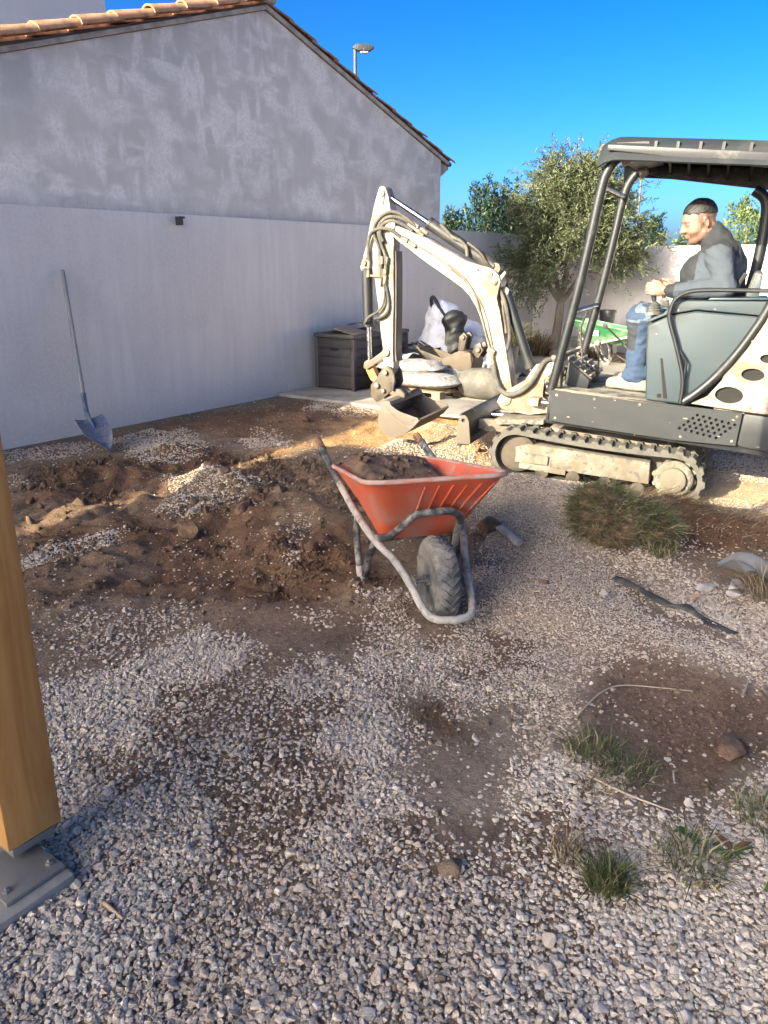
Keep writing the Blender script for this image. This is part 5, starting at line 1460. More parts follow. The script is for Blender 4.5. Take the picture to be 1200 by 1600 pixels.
# ------------------------------------------------------------------ the driver
def attr_mat(name, stops, rough=.85, bump=.3, bscale=60, fleck=None, stretch=(1, 1, 1)):
    """surface coloured by the 'zone' attribute: 0..1 over the given colours"""
    m, nt, bs = new_mat(name)
    z = _attr(nt, 'zone').outputs['Fac']; n = len(stops) - 1; c = stops[0]
    for k in range(n): c = _mix(nt, _ramp(nt, z, (k + .38) / n, (k + .62) / n), c, stops[k + 1])
    v = _coord(nt, scale=stretch)
    c = _mix(nt, _ramp(nt, _noise(nt, v, 9, 6, .65), .3, .75), c, _mix(nt, .25, c, fleck or (.5, .5, .5)))
    nt.links.new(c, bs.inputs['Base Color']); bs.inputs['Roughness'].default_value = rough
    _bump(nt, bs, _noise(nt, v, bscale, 5), bump, .004)
    return m, bs
_, bs = attr_mat('skin', [(.265, .128, .082), (.085, .048, .035), (.07, .04, .03), (.27, .11, .085)], .5, .08, 120, (.62, .36, .26))
bs.inputs['Subsurface Weight'].default_value = .06; bs.inputs['Subsurface Radius'].default_value = (.01, .004, .002)
attr_mat('hair', [(.010, .008, .007), (.02, .016, .013)], .55, .8, 220, (.03, .025, .02), (1, 1, .3))
attr_mat('jacket_cloth', [(.041, .053, .065), (.013, .0145, .0165)], .9, .35, 160, (.062, .074, .085))
attr_mat('denim', [(.024, .047, .090), (.022, .023, .025), (.095, .125, .165)], .9, .4, 150, (.075, .105, .15))
attr_mat('shoe_leather', [(.20, .185, .155), (.08, .072, .064)], .85, .4, 80, (.30, .26, .20))

man = empty('person', label='man in grey and charcoal jacket and jeans, seated at the digger levers', cat='person')
man.rotation_mode = 'QUATERNION'; man.location = EXM.to_translation(); man.rotation_quaternion = EXM.to_quaternion()
yaw, pit = rad(24), rad(23)
Rh = np.array(Matrix.Rotation(yaw, 3, 'Z') @ Matrix.Rotation(pit, 3, 'Y'))
HC = np.array([-.292, .01, 1.705])
def hp(f, l, u): return HC + Rh @ (np.array([f, l, u]) * 1.04)
LSH, LEL, LWR = (-.455, .205, 1.515), (-.525, .295, 1.335), (-.205, .283, 1.290)
RSH, REL, RWR = (-.455, -.205, 1.515), (-.525, -.295, 1.335), (-.205, -.283, 1.290)
F = SDF((-.72, -.40, .66), (.12, .40, 1.88), .0062)
# trunk, arms and legs of the one continuous body
F.cap((-.50, 0, 1.03), (-.46, 0, 1.40), .13, .14, k=.05)
for s, (sh, el, wr) in ((1, (LSH, LEL, LWR)), (-1, (RSH, REL, RWR))):
    F.cap((-.45, 0, 1.47), sh, .09, .06, k=.04); F.cap(sh, el, .050, .043, k=.02); F.cap(el, wr, .041, .027, k=.015)
    F.cap((-.50, s * .09, 1.04), (-.05, s * .125, 1.11), .085, .060, k=.03); F.cap((-.05, s * .125, 1.11), (-.080, s * .12, .72), .055, .038, k=.02)
    # hand closed on the lever
    w = np.array(wr); X = w[0] + .072; Y = s * .291
    F.cap(w, (X - .028, s * .284, 1.296), .026, .027, k=.012); F.ell((X - .022, s * .288, 1.294), (.040, .017, .040), k=.010)
    for q, (zz, ln) in enumerate(((1.325, .92), (1.305, 1.0), (1.284, .96), (1.265, .80))):
        a = (X + .006, Y + s * .006, zz); b_ = (X + .006 + .034 * ln, Y + s * .004, zz + .002); c_ = (X + .012 + .046 * ln, Y - s * .020, zz - .001); d_ = (X + .010 + .030 * ln, Y - s * .040, zz - .003)
        F.cap((X - .03, s * .287, zz - .004 + (1.295 - zz) * .3), a, .0095, .0112, k=.006)
        F.cap(a, b_, .0108, .0100, k=.004); F.cap(b_, c_, .0098, .0090, k=.003); F.cap(c_, d_, .0088, .0075, k=.003)
    F.cap((X - .045, s * .272, 1.308), (X - .012, s * .262, 1.334), .014, .0115, k=.008); F.cap((X - .012, s * .262, 1.334), (X + .026, s * .262, 1.342), .0112, .0085, k=.003)
# neck and head
F.cap((-.44, 0, 1.50), hp(-.035, 0, -.05), .068, .060, k=.03)
F.ell(hp(-.012, 0, .035), (.102, .080, .091), k=.02, R=Rh)
F.ell(hp(.028, 0, -.025), (.068, .062, .088), k=.03, R=Rh)
F.ell(hp(.056, 0, -.098), (.030, .034, .024), k=.022, R=Rh)
for s in (1, -1):
    F.cap(hp(-.004, s * .052, -.062), hp(.050, s * .020, -.097), .024, .020, k=.02)
    F.ell(hp(.048, s * .036, -.030), (.030, .027, .032), k=.02, R=Rh)
    F.ell(hp(-.012, s * .080, -.008), (.019, .008, .034), k=.006, R=Rh)
    F.ell(hp(-.012, s * .086, -.008), (.008, .006, .018), k=0, R=Rh, cut=True)
F.cap(hp(.080, -.034, .024), hp(.080, .034, .024), .0125, k=.010)
F.cap(hp(.086, 0, .016), hp(.110, 0, -.022), .0095, .0145, k=.010)
for s in (1, -1):
    F.ell(hp(.100, s * .012, -.028), (.011, .010, .009), k=.006, R=Rh)
    F.ell(hp(.092, s * .033, .003), (.016, .018, .0105), k=0, R=Rh, cut=True)
    F.ell(hp(.073, s * .033, .002), (.014, .014, .012), k=.003, R=Rh)
F.ell(hp(.086, 0, -.054), (.014, .025, .0075), k=.006, R=Rh); F.ell(hp(.084, 0, -.066), (.014, .022, .0085), k=.005, R=Rh)
F.cap(hp(.098, -.02, -.0600), hp(.098, .02, -.0600), .0022, k=0, cut=True)
V, Q = F.mesh(); V = relax(V, Q, 1)
H_ = ((V - HC) @ Rh) / 1.04
zone = np.zeros(len(V)); on = (V[:, 2] > 1.56)
f_, l_, u_ = H_.T
beard = on & (u_ < -.043 - .25 * np.clip(f_ - .05, -1, .05) * 0) & (f_ > -.01) & (u_ > -.13) & ~((np.abs(l_) < .024) & (u_ > -.074) & (u_ < -.050) & (f_ > .07))
beard |= on & (u_ > -.047) & (u_ < -.036) & (np.abs(l_) < .03) & (f_ > .07)
beard |= on & (np.abs(l_) > .050) & (f_ > -.005) & (f_ < .022) & (u_ < .02) & (u_ > -.08)
zone[beard] = .36
fade = on & (u_ > .002) & (f_ < .030) & (u_ > .03 + .35 * f_ - .045); zone[fade] = np.maximum(zone[fade], .36)
brow = on & (u_ > .017) & (u_ < .029) & (np.abs(l_) > .012) & (np.abs(l_) < .050) & (f_ > .06); zone[brow] = .62
eye = on & (np.abs(u_ - .002) < .006) & (np.abs(np.abs(l_) - .033) < .016) & (f_ > .06) & (f_ < .093); zone[eye] = .62
lips = on & (np.abs(l_) < .020) & (u_ > -.072) & (u_ < -.050) & (f_ > .082); zone[lips] = 1.0
link('body', np_mesh('body', V, Q, 'skin', True, {'zone': ('FLOAT', zone)}), man)
# hair
F = SDF(HC - .17, HC + .17, .0062)
F.ell(hp(-.014, 0, .040), (.1040, .0818, .0922), k=0, R=Rh)
ax = [F.lo[k] + F.h * np.arange(F.n[k]) for k in range(3)]
G3 = np.stack(np.meshgrid(*ax, indexing='ij'), -1); Hh = ((G3 - HC) @ Rh) / 1.04
F.g = np.maximum(F.g, (.037 + .34 * Hh[..., 0] + .016 * (vnoise(Hh[..., 0], Hh[..., 1] + 2 * Hh[..., 2], .012, 9) - .5) + .10 * np.clip(.02 - Hh[..., 0], 0, 1) - Hh[..., 2]).astype(np.float32))
V, Q = F.mesh(); V = relax(V, Q, 1)
nr = V - HC; nr /= np.linalg.norm(nr, axis=1)[:, None]
V = V + nr * (.005 * (vnoise(V[:, 0] * 1.0 + V[:, 2], V[:, 1], .012, 4) - .35))[:, None]
link('hair', np_mesh('hair', V, Q, 'hair', True, {'zone': ('FLOAT', np.zeros(len(V)))}), man)

# jacket
F = SDF((-.76, -.46, .95), (-.08, .46, 1.76), .0085)
F.cap((-.50, 0, 1.06), (-.45, 0, 1.40), .165, .170, k=.05)
F.ell((-.405, 0, 1.20), (.175, .185, .16), k=.05); F.ell((-.400, 0, 1.39), (.165, .195, .15), k=.05); F.ell((-.49, 0, 1.44), (.115, .20, .17), k=.05)
for s, (sh, el, wr) in ((1, (LSH, LEL, LWR)), (-1, (RSH, REL, RWR))):
    F.cap((-.45, s * .06, 1.545), sh, .060, .078, k=.045); F.cap(sh, el, .077, .064, k=.025); F.cap(el, (wr[0] - .01, wr[1], wr[2]), .063, .043, k=.02)
    F.cap((wr[0] - .035, wr[1], wr[2]), (wr[0] - .012, wr[1], wr[2]), .043, .041, k=.008)
F.ell((-.405, 0, 1.585), (.092, .090, .05), k=.03); F.cap((-.43, 0, 1.60), (-.385, 0, 1.645), .075, .072, k=.02)
F.cap(hp(-.02, 0, -.06), hp(-.02, 0, .02), .075, .075, cut=True)
V, Q = F.mesh(); V = relax(V, Q, 1); V = drape(V, Q, .022, .10, 3); V = drape(V, Q, .010, .04, 8)
x, y, z = V.T
arm = (np.abs(y) > .185 + .08 * np.clip(1.55 - z, 0, .5)) | (np.abs(y) > .24)
zone = np.where((z > 1.515 + .25 * np.clip(np.abs(y) - .12, 0, .2) + .10 * (x + .42)) & (np.abs(y) < .25), 1., 0.)
zone = np.where((x > -.335) & (np.abs(y) < .21) & (z > 1.24) & ~((np.abs(y) > .15) & (z < 1.36)), 1., zone)
zone = np.where((x > -.245) & (np.abs(y) > .22), 1., zone)          # cuffs
link('jacket', np_mesh('jacket', V, Q, 'jacket_cloth', True, {'zone': ('FLOAT', zone)}), man)
# jeans
F = SDF((-.72, -.30, .66), (.12, .30, 1.24), .0085)
F.ell((-.50, 0, 1.05), (.16, .19, .12), k=.03)
for s in (1, -1):
    kn = (-.055, s * .130, 1.105); an = (-.085, s * .125, .735)
    F.cap((-.48, s * .095, 1.04), kn, .108, .080, k=.03); F.cap(kn, an, .079, .062, k=.03)
    F.cap((-.02, s * .13, 1.16), (.0, s * .13, 1.10), .03, k=.02)
    F.cap((-.13, s * .125, .765), (-.05, s * .125, .735), .050, .054, k=.02)
V, Q = F.mesh(); V = relax(V, Q, 1); V = drape(V, Q, .022, .07, 13); V = drape(V, Q, .009, .03, 18)
x, y, z = V.T
zone = np.where((x > -.055 + .06 * (z < .9)) & (z < 1.09) & (z > .84), .5, 0.)
zone = np.where((z > 1.09) & (vnoise(x, z, .035, 5) > .55), 1., zone); zone = np.where((np.abs(z - 1.085) < .008) & (x > -.07), 1., zone)
link('jeans', np_mesh('jeans', V, Q, 'denim', True, {'zone': ('FLOAT', zone)}), man)
for s in (1, -1):
    F = SDF((-.22, -.09, -.01), (.16, .09, .14), .007)
    F.cap((-.145, 0, .040), (.065, 0, .032), .044, .040, k=.02); F.cap((-.105, 0, .06), (-.09, 0, .10), .046, .050, k=.03); F.ell((.0, 0, .052), (.08, .036, .035), k=.03)
    ax = np.arange(F.n[2]) * F.h + F.lo[2]; F.g = np.maximum(F.g, (.004 - ax)[None, None, :].astype(np.float32))
    V, Q = F.mesh(); V = relax(V, Q, 1); V = drape(V, Q, .008, .03, 3)
    so = link('shoe', np_mesh('shoe', V, Q, 'shoe_leather', True, {'zone': ('FLOAT', np.where(V[:, 2] < .016, 1., 0.))}), man)
    so.location = (-.005, s * .125, .628); so.rotation_euler.z = rad(4 * s)
    lc = MB()
    for k in range(4): lc.tube([(-.02 - .018 * k, -.022, .078 + .012 * k), (-.014 - .018 * k, 0, .090 + .012 * k), (-.02 - .018 * k, .022, .078 + .012 * k)], .003, 5)
    lc.build('laces', 'shoe_leather', so)

# ------------------------------------------------------------------ trees and shrubs
def leaves(name, P, D, L, W, tone, mat_, parent, bend=.25, seed=0):
    """one pointed leaf per row: base P, direction D, length L, width W"""
    r = np.random.default_rng(seed); n = len(P)
    D = D / (np.linalg.norm(D, axis=1)[:, None] + 1e-9)
    S = np.cross(D, r.normal(size=(n, 3))); S /= np.linalg.norm(S, axis=1)[:, None] + 1e-9
    N = np.cross(S, D)
    L = np.broadcast_to(L, n)[:, None]; W = np.broadcast_to(W, n)[:, None]
    mid = P + D * L * .5 + N * L * bend * .15
    V = np.stack([P, mid - S * W * .5, P + D * L, mid + S * W * .5], 1).reshape(-1, 3)
    Fq = np.arange(4 * n).reshape(n, 4)
    me = np_mesh(name, V, Fq, mat_, False, {'tone': ('FLOAT', np.repeat(np.clip(tone, 0, 1), 4))})
    return link(name, me, parent)

# olive tree in the corner bed
r = np.random.default_rng(21)
base = NS(.92, 11.714, 0)
ot = empty('olive_tree', base, 0, 'rounded olive tree with slim trunk standing before the end wall', 'tree')
cc = np.array([2.83 - base.x, 12.26 - base.y, 1.90]); rr_ = np.array([.90, .68, .84])
clumps = []
while len(clumps) < 74:
    q = r.uniform(-1, 1, 3); d = np.linalg.norm(q)
    if d > 1 or d < .42: continue
    if q[2] < -.42 and q[0] > -.25: continue
    clumps.append(cc + q * rr_)
for a in ((-.70, -.1, 1.25), (-.55, -.2, 1.08), (-.78, 0, 1.5), (-.35, .1, 1.15), (.70, -.1, 1.35), (.80, 0, 1.50), (.55, 0, 2.62), (-.30, 0, 2.62), (.25, .1, 2.72)):
    clumps.append(np.array([a[0] + .12, a[1] - .25, a[2]]))
clumps = np.array(clumps)
b = MB(); b.tube(smooth_path([(0, 0, -.05), (.01, .0, .25), (.035, -.02, .55), (.05, -.03, .86)], 5), [.082 - .0015 * k for k in range(16)], 12)
forks = []
for k, (dx, dy, dz) in enumerate(((-.30, -.05, .42), (.05, .02, .55), (.26, -.12, .48), (.02, -.25, .5), (.12, .22, .5), (-.12, .12, .6))):
    p0 = Vector((.05, -.03, .82)); p1 = p0 + Vector((dx * .5, dy * .5, dz * .42)); p2 = p0 + Vector((dx, dy, dz)); p3 = p0 + Vector((dx * 1.35, dy * 1.3, dz * 1.9))
    pt_ = smooth_path([p0, p1, p2, p3], 5); b.tube(pt_, [.047 - .0022 * i for i in range(len(pt_))], 8); forks += [p2, p3]
b.build('trunk', 'bark', ot, smooth=60)
b = MB()
for c in clumps:
    f = min(forks, key=lambda p: (p - Vector(c)).length); c = Vector(c)
    m_ = f.lerp(c, .5) + Vector((r.normal() * .04, r.normal() * .04, -.05))
    pt_ = smooth_path([f, m_, c], 4); b.tube(pt_, [.014 - .0011 * i for i in range(len(pt_))], 5)
b.build('branches', 'bark', ot, smooth=60)
P, D, T = [], [], []
for ci, c in enumerate(clumps):
    out = (c - cc) / rr_; out = out / (np.linalg.norm(out) + 1e-6)
    ct = r.uniform(.15, .75)
    for _ in range(40):
        p = c + r.normal(size=3) * np.array([.15, .15, .13])
        d = out * .55 + r.normal(size=3) * .55 + np.array([0, 0, .28]); d /= np.linalg.norm(d)
        L = r.uniform(.16, .34)
        n = int(L / .0115)
        for k in range(n):
            t = (k + .5) / n
            q = p + d * L * t + np.array([0, 0, -.05 * t * t])
            ld = d * .75 + r.normal(size=3) * .62
            P.append(q); D.append(ld); T.append(ct + r.normal() * .22)
P, D, T = np.array(P), np.array(D), np.array(T)
leaves('crown', P, D, r.uniform(.045, .080, len(P)), r.uniform(.011, .018, len(P)), T, 'olive_leaf', ot, seed=5)

def spray_tree(name, base, h, rad_, n, mat_, lab, cat, seed, kind='cone', leaf=(.09, .028), group=None, trunk=True):
    r = np.random.default_rng(seed)
    e = empty(name, base, 0, lab, cat, group)
    if trunk: MB().tube([(0, 0, 0), (.02, 0, h * .45), (0, .02, h * .8)], [.07, .045, .015], 8).build('trunk', 'bark', e)
    P, D, T = [], [], []
    tips = 46 if kind == 'cone' else 40
    for k in range(tips):
        t = r.uniform(.12, 1) ** .8
        a = r.uniform(0, 6.28)
        if kind == 'cone':
            R_ = rad_ * (1.05 - t) ** .75 * r.uniform(.5, 1.05)
            c = np.array([R_ * math.cos(a), R_ * math.sin(a), h * (.15 + .80 * t)])
            axis = np.array([math.cos(a) * .35, math.sin(a) * .35, 1.0]); Ln = h * r.uniform(.10, .19); sp = .055 * h
        else:
            q = r.normal(size=3); q /= np.linalg.norm(q); q *= r.uniform(.55, 1)
            c = np.array([q[0] * rad_, q[1] * rad_, h * .62 + q[2] * h * .36]); axis = q + np.array([0, 0, .5]); Ln = .22; sp = .17
        axis = axis / np.linalg.norm(axis); ct = r.uniform(.1, .8)
        for _ in range(n // tips):
            u = r.random(); w_ = sp * (1 - u * .85)
            p = c + axis * Ln * (u - .25) * 1.6 + r.normal(size=3) * w_
            d = axis * .9 + r.normal(size=3) * .55
            P.append(p); D.append(d); T.append(ct + r.normal() * .2)
    P, D, T = np.array(P), np.array(D), np.array(T)
    leaves('crown', P, D, leaf[0] * r.uniform(.7, 1.3, len(P)), leaf[1] * r.uniform(.7, 1.3, len(P)), T, mat_, e, seed=seed)
    return e
for k, (x, y, h, w_, lab) in enumerate(((1.52, 17.2, 2.25, .45, 'low dark juniper just beside the gable house corner'), (2.03, 16.6, 2.72, .55, 'tallest dark green juniper behind the garden wall, between house and olive'),
                                        (2.62, 16.9, 2.66, .60, 'dark green juniper half hidden by the left side of the olive crown'), (6.55, 20.0, 2.25, .5, 'small dark conifer peeping over the end wall right of the olive'))):
    spray_tree('juniper', (x, y, 0), h, w_, 5200, 'juniper_leaf', lab, 'shrub', 40 + k, 'cone', (.085, .030), 'junipers beyond the walls')
spray_tree('garden_tree', (9.75, 22.0, 0), 2.95, .75, 4200, 'broad_leaf', 'loose green tree beyond the end wall, behind the driver\'s back', 'tree', 61, 'round', (.10, .045))
spray_tree('garden_tree', (8.1, 21.0, 0), 2.35, .55, 2600, 'broad_leaf', 'small green tree beyond the end wall, in front of the driver\'s face', 'tree', 62, 'round', (.09, .04))

# grass tufts: curved blades
def blades(name, base, n, radius, height, lean, mat_, parent=None, seed=0, width=.004, dry=.3, mean_dir=(0, 0), flat=0.0, ell=1.0):
    r = np.random.default_rng(seed)
    a = r.uniform(0, 6.28, n); d = radius * np.sqrt(r.random(n))
    bx, by = d * np.cos(a) * ell, d * np.sin(a)
    h = height * r.uniform(.45, 1.15, n)
    lx = np.cos(a) * lean * d / (radius + 1e-6) + r.normal(size=n) * lean * .7 + mean_dir[0]; ly = np.sin(a) * lean * d / (radius + 1e-6) + r.normal(size=n) * lean * .7 + mean_dir[1]
    px, py = -np.sin(a + r.normal(size=n)), np.cos(a + r.normal(size=n))
    V = np.zeros((n, 7, 3)); w = width * r.uniform(.6, 1.4, n)
    for k, t in enumerate((0, .4, .75, 1.0)):
        x = bx + lx * h * t * t; y = by + ly * h * t * t
        z = h * (t * (1 - flat) - .38 * t * t * np.minimum(1.6, np.hypot(lx, ly)) * (1 - flat)) + flat * .012 * r.random(n)
        ww = w * (1 - t ** 2)
        if k < 3:
            V[:, 2 * k] = np.stack([x - px * ww, y - py * ww, z], 1); V[:, 2 * k + 1] = np.stack([x + px * ww, y + py * ww, z], 1)
        else: V[:, 6] = np.stack([x, y, z], 1)
    i = np.arange(n)[:, None] * 7
    Ft = np.concatenate([i + np.array([[0, 1, 3]]), i + np.array([[0, 3, 2]]), i + np.array([[2, 3, 5]]), i + np.array([[2, 5, 4]]), i + np.array([[4, 5, 6]])])
    tone = np.where(r.random(n) < dry, r.uniform(.7, 1, n), r.uniform(0, .55, n))
    me = np_mesh(name, V.reshape(-1, 3), Ft, mat_, False, {'tone': ('FLOAT', np.repeat(tone, 7))})
    return link(name, me, parent, base)

# turned-over sod with grass in front of the track
sx0, sy0 = 1.20, 3.80
sod = empty('grass_sod', (sx0, sy0, gz(sx0, sy0)), 0, 'shaggy green clump of dug up turf in front of the digger track', 'turf')
sod.scale = (.95, .95, .70)
F = SDF((-.40, -.35, -.15), (.45, .40, .34), .018)
F.ell((0, 0, .05), (.22, .20, .16), k=.06); F.ell((-.05, .10, .14), (.15, .14, .15), k=.05); F.ell((.17, .02, .03), (.17, .18, .09), k=.05)
V, Q = F.mesh(); V = relax(V, Q, 1); V = drape(V, Q, .07, .10, 5); V = drape(V, Q, .03, .03, 9)
link('root_mat', np_mesh('root_mat', V, Q, 'earth_clod'), sod)
e1 = V[Q[:, 1]] - V[Q[:, 0]]; e2 = V[Q[:, 3]] - V[Q[:, 0]]; fn = np.cross(e1, e2); fn /= np.linalg.norm(fn, axis=1)[:, None] + 1e-9
ctr = V[Q].mean(1); r = np.random.default_rng(77)
up_ = np.where((ctr[:, 2] > -.02) & (fn[:, 2] > -.35))[0]
i_ = r.choice(up_, 5600); P = ctr[i_] + r.normal(size=(len(i_), 3)) * .012; N_ = fn[i_]
lean = np.stack([.25 * np.sign(ctr[i_][:, 0]) + .1, np.full(len(i_), -.55), np.full(len(i_), -.15)], 1)
D = N_ * .55 + lean * r.uniform(.2, 1.2, (len(i_), 1)) + r.normal(size=(len(i_), 3)) * .45
green = vnoise(P[:, 0] + 3, P[:, 1], .12, 4) + .35 * (P[:, 2] > .1)
tone = np.where(r.random(len(i_)) < np.clip(1.05 - green, .15, .8), r.uniform(.65, 1, len(i_)), r.uniform(0, .55, len(i_)))
leaves('grass_blades', P, D, r.uniform(.035, .12, len(i_)), r.uniform(.0022, .0045, len(i_)), tone, 'grass_blade', sod, 1.2, 78)
blades('dry_grass', (.12, .10, .08), 260, .24, .12, .9, 'straw', sod, 81, .0022, .6, (.4, -.3))
# torn roots and straw on the bank behind it
for k, (px_, py_, n, rd_, hh, dx, dy) in enumerate(((1.62, 4.20, 260, .24, .16, .9, -.5), (1.95, 4.00, 200, .30, .16, .8, -.4), (2.2, 4.15, 140, .25, .14, .6, -.3), (1.48, 4.28, 160, .18, .13, .8, -.6))):
    o = blades('roots', (px_, py_, gz(px_, py_) + .015), n, rd_, hh, .7, 'straw', None, 90 + k, .0022, .5, (dx, dy), .55)
    tag(o, kind='stuff')
tufts = [  # x, y, blades, radius, height, lean, dry, label
    (.545, 1.50, 420, .050, .085, .55, .15, 'compact green grass tuft in the pale gravel, right foreground'),
    (.47, 1.60, 90, .045, .07, .8, .75, 'yellowing grass wisps just above the compact green tuft'),
    (.775, 1.56, 200, .085, .085, .8, .35, 'sparse grass tuft in the gravel beside the red leafed weed'),
    (.64, 2.02, 190, .075, .075, .8, .25, 'thin dark green grass patch at the upper edge of the foreground gravel'),
    (.72, 1.92, 170, .075, .06, .9, .25, 'thin dark grass patch below the red soil'),
    (1.02, 1.73, 130, .07, .09, .8, .30, 'wispy grass by the frame edge, above the broad leafed weed'),
    (.60, 1.10, 90, .03, .05, .8, .1, 'tiny green tuft at the very bottom of the gravel'),
    (1.78, 3.20, 380, .15, .16, .9, .9, 'dry straw tuft in front of the grey plastic film'),
    (1.40, 3.62, 200, .08, .08, .8, .6, 'small grey green tuft between the turf and the grey film'),
    (.60, 1.86, 60, .05, .06, .9, .9, 'straw coloured wisps among the gravel near the flat stone')]
for k, (x, y, n, rd_, hh, ln, dry, lab) in enumerate(tufts):
    tag(blades('grass_tuft', (x, y, gz(x, y) + .004), n, rd_, hh, ln, 'grass_blade' if dry < .7 else 'straw', None, 110 + k, .0018, dry), lab, 'grass tuft', 'grass tufts in the gravel')
def weed(x, y, n, size, seed, lab, tone_lo=0., tone_hi=.6):
    r = np.random.default_rng(seed)
    e = empty('weed', (x, y, gz(x, y) + .008), 0, lab, 'weed', 'broad leafed weeds in the gravel')
    for k in range(n):
        a = r.uniform(0, 6.28); L = size * r.uniform(.6, 1.2); W = L * r.uniform(.28, .42); el = r.uniform(.15, .7)
        P = []
        for i in range(6):
            t = i / 5; w_ = W * .5 * math.sin(math.pi * min(1, t * .92 + .06)) ** .8
            P.append([(L * t, w_ * q, L * (math.sin(el) * t - .45 * t * t) + .12 * w_ * abs(q)) for q in (-1, -.5, 0, .5, 1)])
        o = MB().grid(P).build('leaf', 'weed_leaf', e, smooth=60)
        o.rotation_euler.z = a
        at_ = o.data.attributes.new('tone', 'FLOAT', 'POINT'); tt = r.uniform(tone_lo, tone_hi)
        at_.data.foreach_set('value', np.full(len(o.data.vertices), tt, np.float32))
weed(.80, 1.665, 9, .045, 5, 'small bright green weed above the red leafed one')
weed(.89, 1.60, 14, .055, 6, 'broad leafed weed with red and dark green leaves', .25, 1.0)
weed(1.00, 1.505, 12, .075, 7, 'bright green weed with long leaves at the right frame edge')
weed(.97, 1.40, 7, .035, 8, 'small weed seedling below the long leafed weed')

# dry brush in the bed under the olive tree
bx = NS(.45, 11.75, 0)
db = empty('dry_bush', bx, 0, 'low dry brown bush in the bed beside the olive trunk', 'shrub')
blades('twigs', (0, 0, 0), 1500, .42, .42, .7, 'straw', db, 140, .006, .4)
blades('twigs', (.75, -.45, 0), 700, .30, .22, .8, 'straw', db, 141, .006, .3)
gb = empty('potted_bush', NS(1.62, 8.66, .35), 0, 'grey green wiry bush behind the digger boom by the bulk bag', 'shrub')
blades('twigs', (0, 0, .12), 900, .17, .34, .7, 'grass_blade', gb, 142, .005, .35)
MB().lathe([(.12, -.31), (.16, .10), (.15, .12), (.0, .10)], (0, 0, 0), (0, 0, 1), 18).build('pot', 'black_plastic', gb)

# ------------------------------------------------------------------ loose things on the ground
def rock(name, x, y, size, seed, mat_, lab, cat, flat=.6, group=None, sink=.25, rough_=.12):
    r = np.random.default_rng(seed)
    bm = bmesh.new(); bmesh.ops.create_icosphere(bm, subdivisions=4, radius=1)
    P = np.array([v.co[:] for v in bm.verts])
    for _ in range(12):
        n = r.normal(size=3); n /= np.linalg.norm(n); d = r.uniform(.45, .88); h = P @ n
        P = np.where((h > d)[:, None], P - n * ((h - d) * .9)[:, None], P)
    P *= (1 + rough_ * (fbm(P[:, 0] + P[:, 2] * .7 + seed, P[:, 1] + P[:, 2] * .3, .6, seed, 4) - .5))[:, None]
    P *= np.array([1, r.uniform(.6, .9), flat]) * size
    for v, p in zip(bm.verts, P): v.co = p
    me = bpy.data.meshes.new(name); bm.to_mesh(me); bm.free(); me.materials.append(MATS[mat_]); me.shade_smooth(); me.set_sharp_from_angle(angle=rad(32))
    o = link(name, me); o.location = (x, y, gz(x, y) + size * flat * (1 - 2 * sink) * .6); o.rotation_euler = (r.normal() * .15, r.normal() * .15, r.uniform(0, 6))
    return tag(o, lab, cat, group)
rock('stone', -1.15, 4.36, .050, 1, 'stone_mat', 'round tan cobble on the soil below the gravel patch, left of the barrow', 'stone', .7)
rock('earth_clod', -1.10, 4.02, .085, 2, 'earth_clod', 'big brown clod of soil below the tan cobble', 'clod', .75, rough_=.5)
rock('earth_clod', -.82, 4.22, .060, 3, 'earth_clod', 'brown soil clod between the big clod and the barrow', 'clod', .75, rough_=.5)
rock('earth_clod', -1.05, 4.92, .055, 4, 'earth_clod', 'soil clod at the top edge of the gravel patch', 'clod', .75, rough_=.5)
rock('earth_clod', -.45, 4.75, .075, 5, 'earth_clod', 'soil clod left of the barrow handle', 'clod', .7, rough_=.5)
rock('earth_clod', .565, 3.90, .085, 6, 'earth_clod', 'square brown clod lying right of the wheelbarrow', 'clod', .8, rough_=.3)
rock('stone', .50, 3.83, .055, 16, 'earth_clod', 'darker flat lump at the foot of the square brown clod', 'clod', .5)
o = MB().box((0, 0, 0), (.20, .045, .022)).build('slate_piece', 'stone_mat', bevel=.008, loc=(.655, 3.77, gz(.655, 3.77) + .02)); o.rotation_euler = (rad(14), rad(9), rad(-62))
tag(o, 'narrow grey stone splinter beside the square brown clod', 'stone')
rock('stone', 1.50, 3.30, .055, 7, 'stone_mat', 'flat pale stone slab below the grey film', 'stone', .4, 'pale stones below the grey film')
rock('stone', 1.60, 3.22, .042, 8, 'stone_mat', 'smaller pale stone right of the flat pale slab', 'stone', .6, 'pale stones below the grey film')
rock('stone', 1.64, 3.30, .060, 9, 'stone_mat', 'grey angular stone in front of the straw tuft', 'stone', .55, 'pale stones below the grey film')
rock('earth_clod', 1.06, 2.03, .075, 10, 'earth_clod', 'dusty flat clod at the right frame edge by the red soil', 'clod', .45, rough_=.4)
rock('stone', .525, 2.045, .050, 11, 'tan_card', 'flat tan chip at the tip of the gravel above the bare soil', 'stone', .3)
rock('stone', .98, 3.15, .035, 12, 'stone_mat', 'small tan stone on the gravel mound', 'stone', .7)
rock('stone', -.93, 2.36, .022, 13, 'stone_mat', 'small tan stone near the timber post', 'stone', .7)
rock('stone', .72, 3.22, .03, 14, 'earth_clod', 'small brown clod low on the gravel mound', 'clod', .7)
def stick(name, pts, r_, mat_, lab, cat):
    P = smooth_path([(x, y, gz(x, y) + z) for x, y, z in pts], 5)
    return tag(MB().tube(P, [r_ * (1 - .5 * i / len(P)) for i in range(len(P))], 6).build(name, mat_, smooth=60), lab, cat)
worn('pale_wood', (.36, .29, .20), amount=.3, rough=.9)
worn('root_wood', (.36, .25, .15), amount=.4, rough=.95)
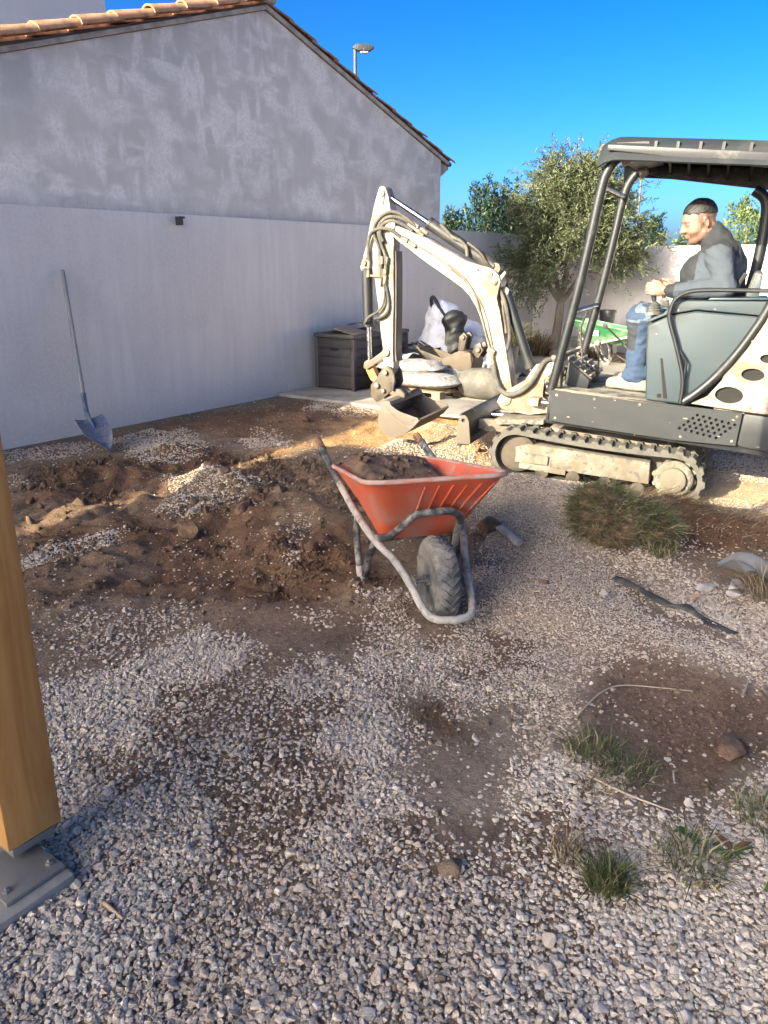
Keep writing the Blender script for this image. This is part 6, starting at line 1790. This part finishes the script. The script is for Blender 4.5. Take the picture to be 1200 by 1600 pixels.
stick('stick', [(-.92, 2.52, .012), (-.86, 2.59, .014)], .007, 'pale_wood', 'short pale wood splinter on the dusty soil near the post', 'stick')
stick('stick', [(.0, 2.66, .012), (.05, 2.68, .016)], .007, 'root_wood', 'short dark twig on the gravel ahead of the wheel', 'stick')
stick('root', [(.63, 2.20, .01), (.74, 2.33, .02), (.84, 2.40, .015), (.98, 2.39, .01), (1.08, 2.36, .012)], .003, 'pale_wood', 'long thin pale root curving over the reddish soil', 'root')
stick('root', [(.84, 1.87, .01), (.85, 1.91, .02), (.87, 1.93, .01)], .0035, 'pale_wood', 'short bent pale root below the reddish soil', 'root')
stick('root', [(1.24, 2.33, .01), (1.30, 2.42, .015)], .004, 'pale_wood', 'thin root near the right frame edge on brown soil', 'root')
stick('stick', [(-.66, 1.44, .012), (-.60, 1.39, .014)], .006, 'root_wood', 'short brown twig in the gravel right of the post footing', 'stick')
stick('reed', [(.60, 1.90, .012), (.69, 1.80, .02), (.79, 1.74, .015)], .0042, 'pale_wood', 'flat straw stem lying on the gravel below the thin grass', 'straw')
# buried fabric edge
P = smooth_path([(1.09, 3.36, gz(1.09, 3.36) + .012), (1.16, 3.24, gz(1.16, 3.24) + .022), (1.25, 3.08, gz(1.25, 3.08) + .02), (1.31, 3.03, gz(1.31, 3.03) + .022), (1.35, 2.93, gz(1.35, 2.93) + .014), (1.42, 2.80, gz(1.42, 2.80) + .008)], 8)
rows = []
for i, p in enumerate(P):
    w_ = .024 + .008 * math.sin(i * .6); k = .9 + .5 * math.sin(i * .33)
    rows.append([(p.x + w_ * math.cos(a) * .8, p.y + w_ * math.cos(a) * .5, p.z - .008 + .013 * math.sin(a) * k) for a in [math.pi * q / 6 for q in range(7)]])
tag(MB().grid(rows).build('fabric_edge', 'fabric_black', solid=.004, smooth=60), 'dark strip of buried ground fabric sticking out of the gravel', 'fabric')
P = []
for i in range(20):
    P.append([])
    for j in range(14):
        u, v_ = i / 19, j / 13
        x = 1.70 + .50 * u - .06 * v_; y = 3.36 + .24 * v_ - .10 * u
        P[-1].append((x, y, gz(x, y) + .01 + .08 * float(vnoise(u, v_, .30, 6)) * (1 - .4 * v_) + .03 * math.sin(u * 11 + v_ * 5)))
tag(MB().grid(P).build('plastic_film', 'grey_film', solid=.004, smooth=70), 'crumpled grey ground film poking out of the bank', 'plastic sheet')
o = leaves('fallen_leaf', np.array([[1.36, 3.14, gz(1.36, 3.14) + .02]]), np.array([[.8, .3, .15]]), .06, .028, np.array([1.0]), 'terracotta', None)
tag(o, 'orange brown fallen leaf on the gravel by the fabric strip', 'leaf')
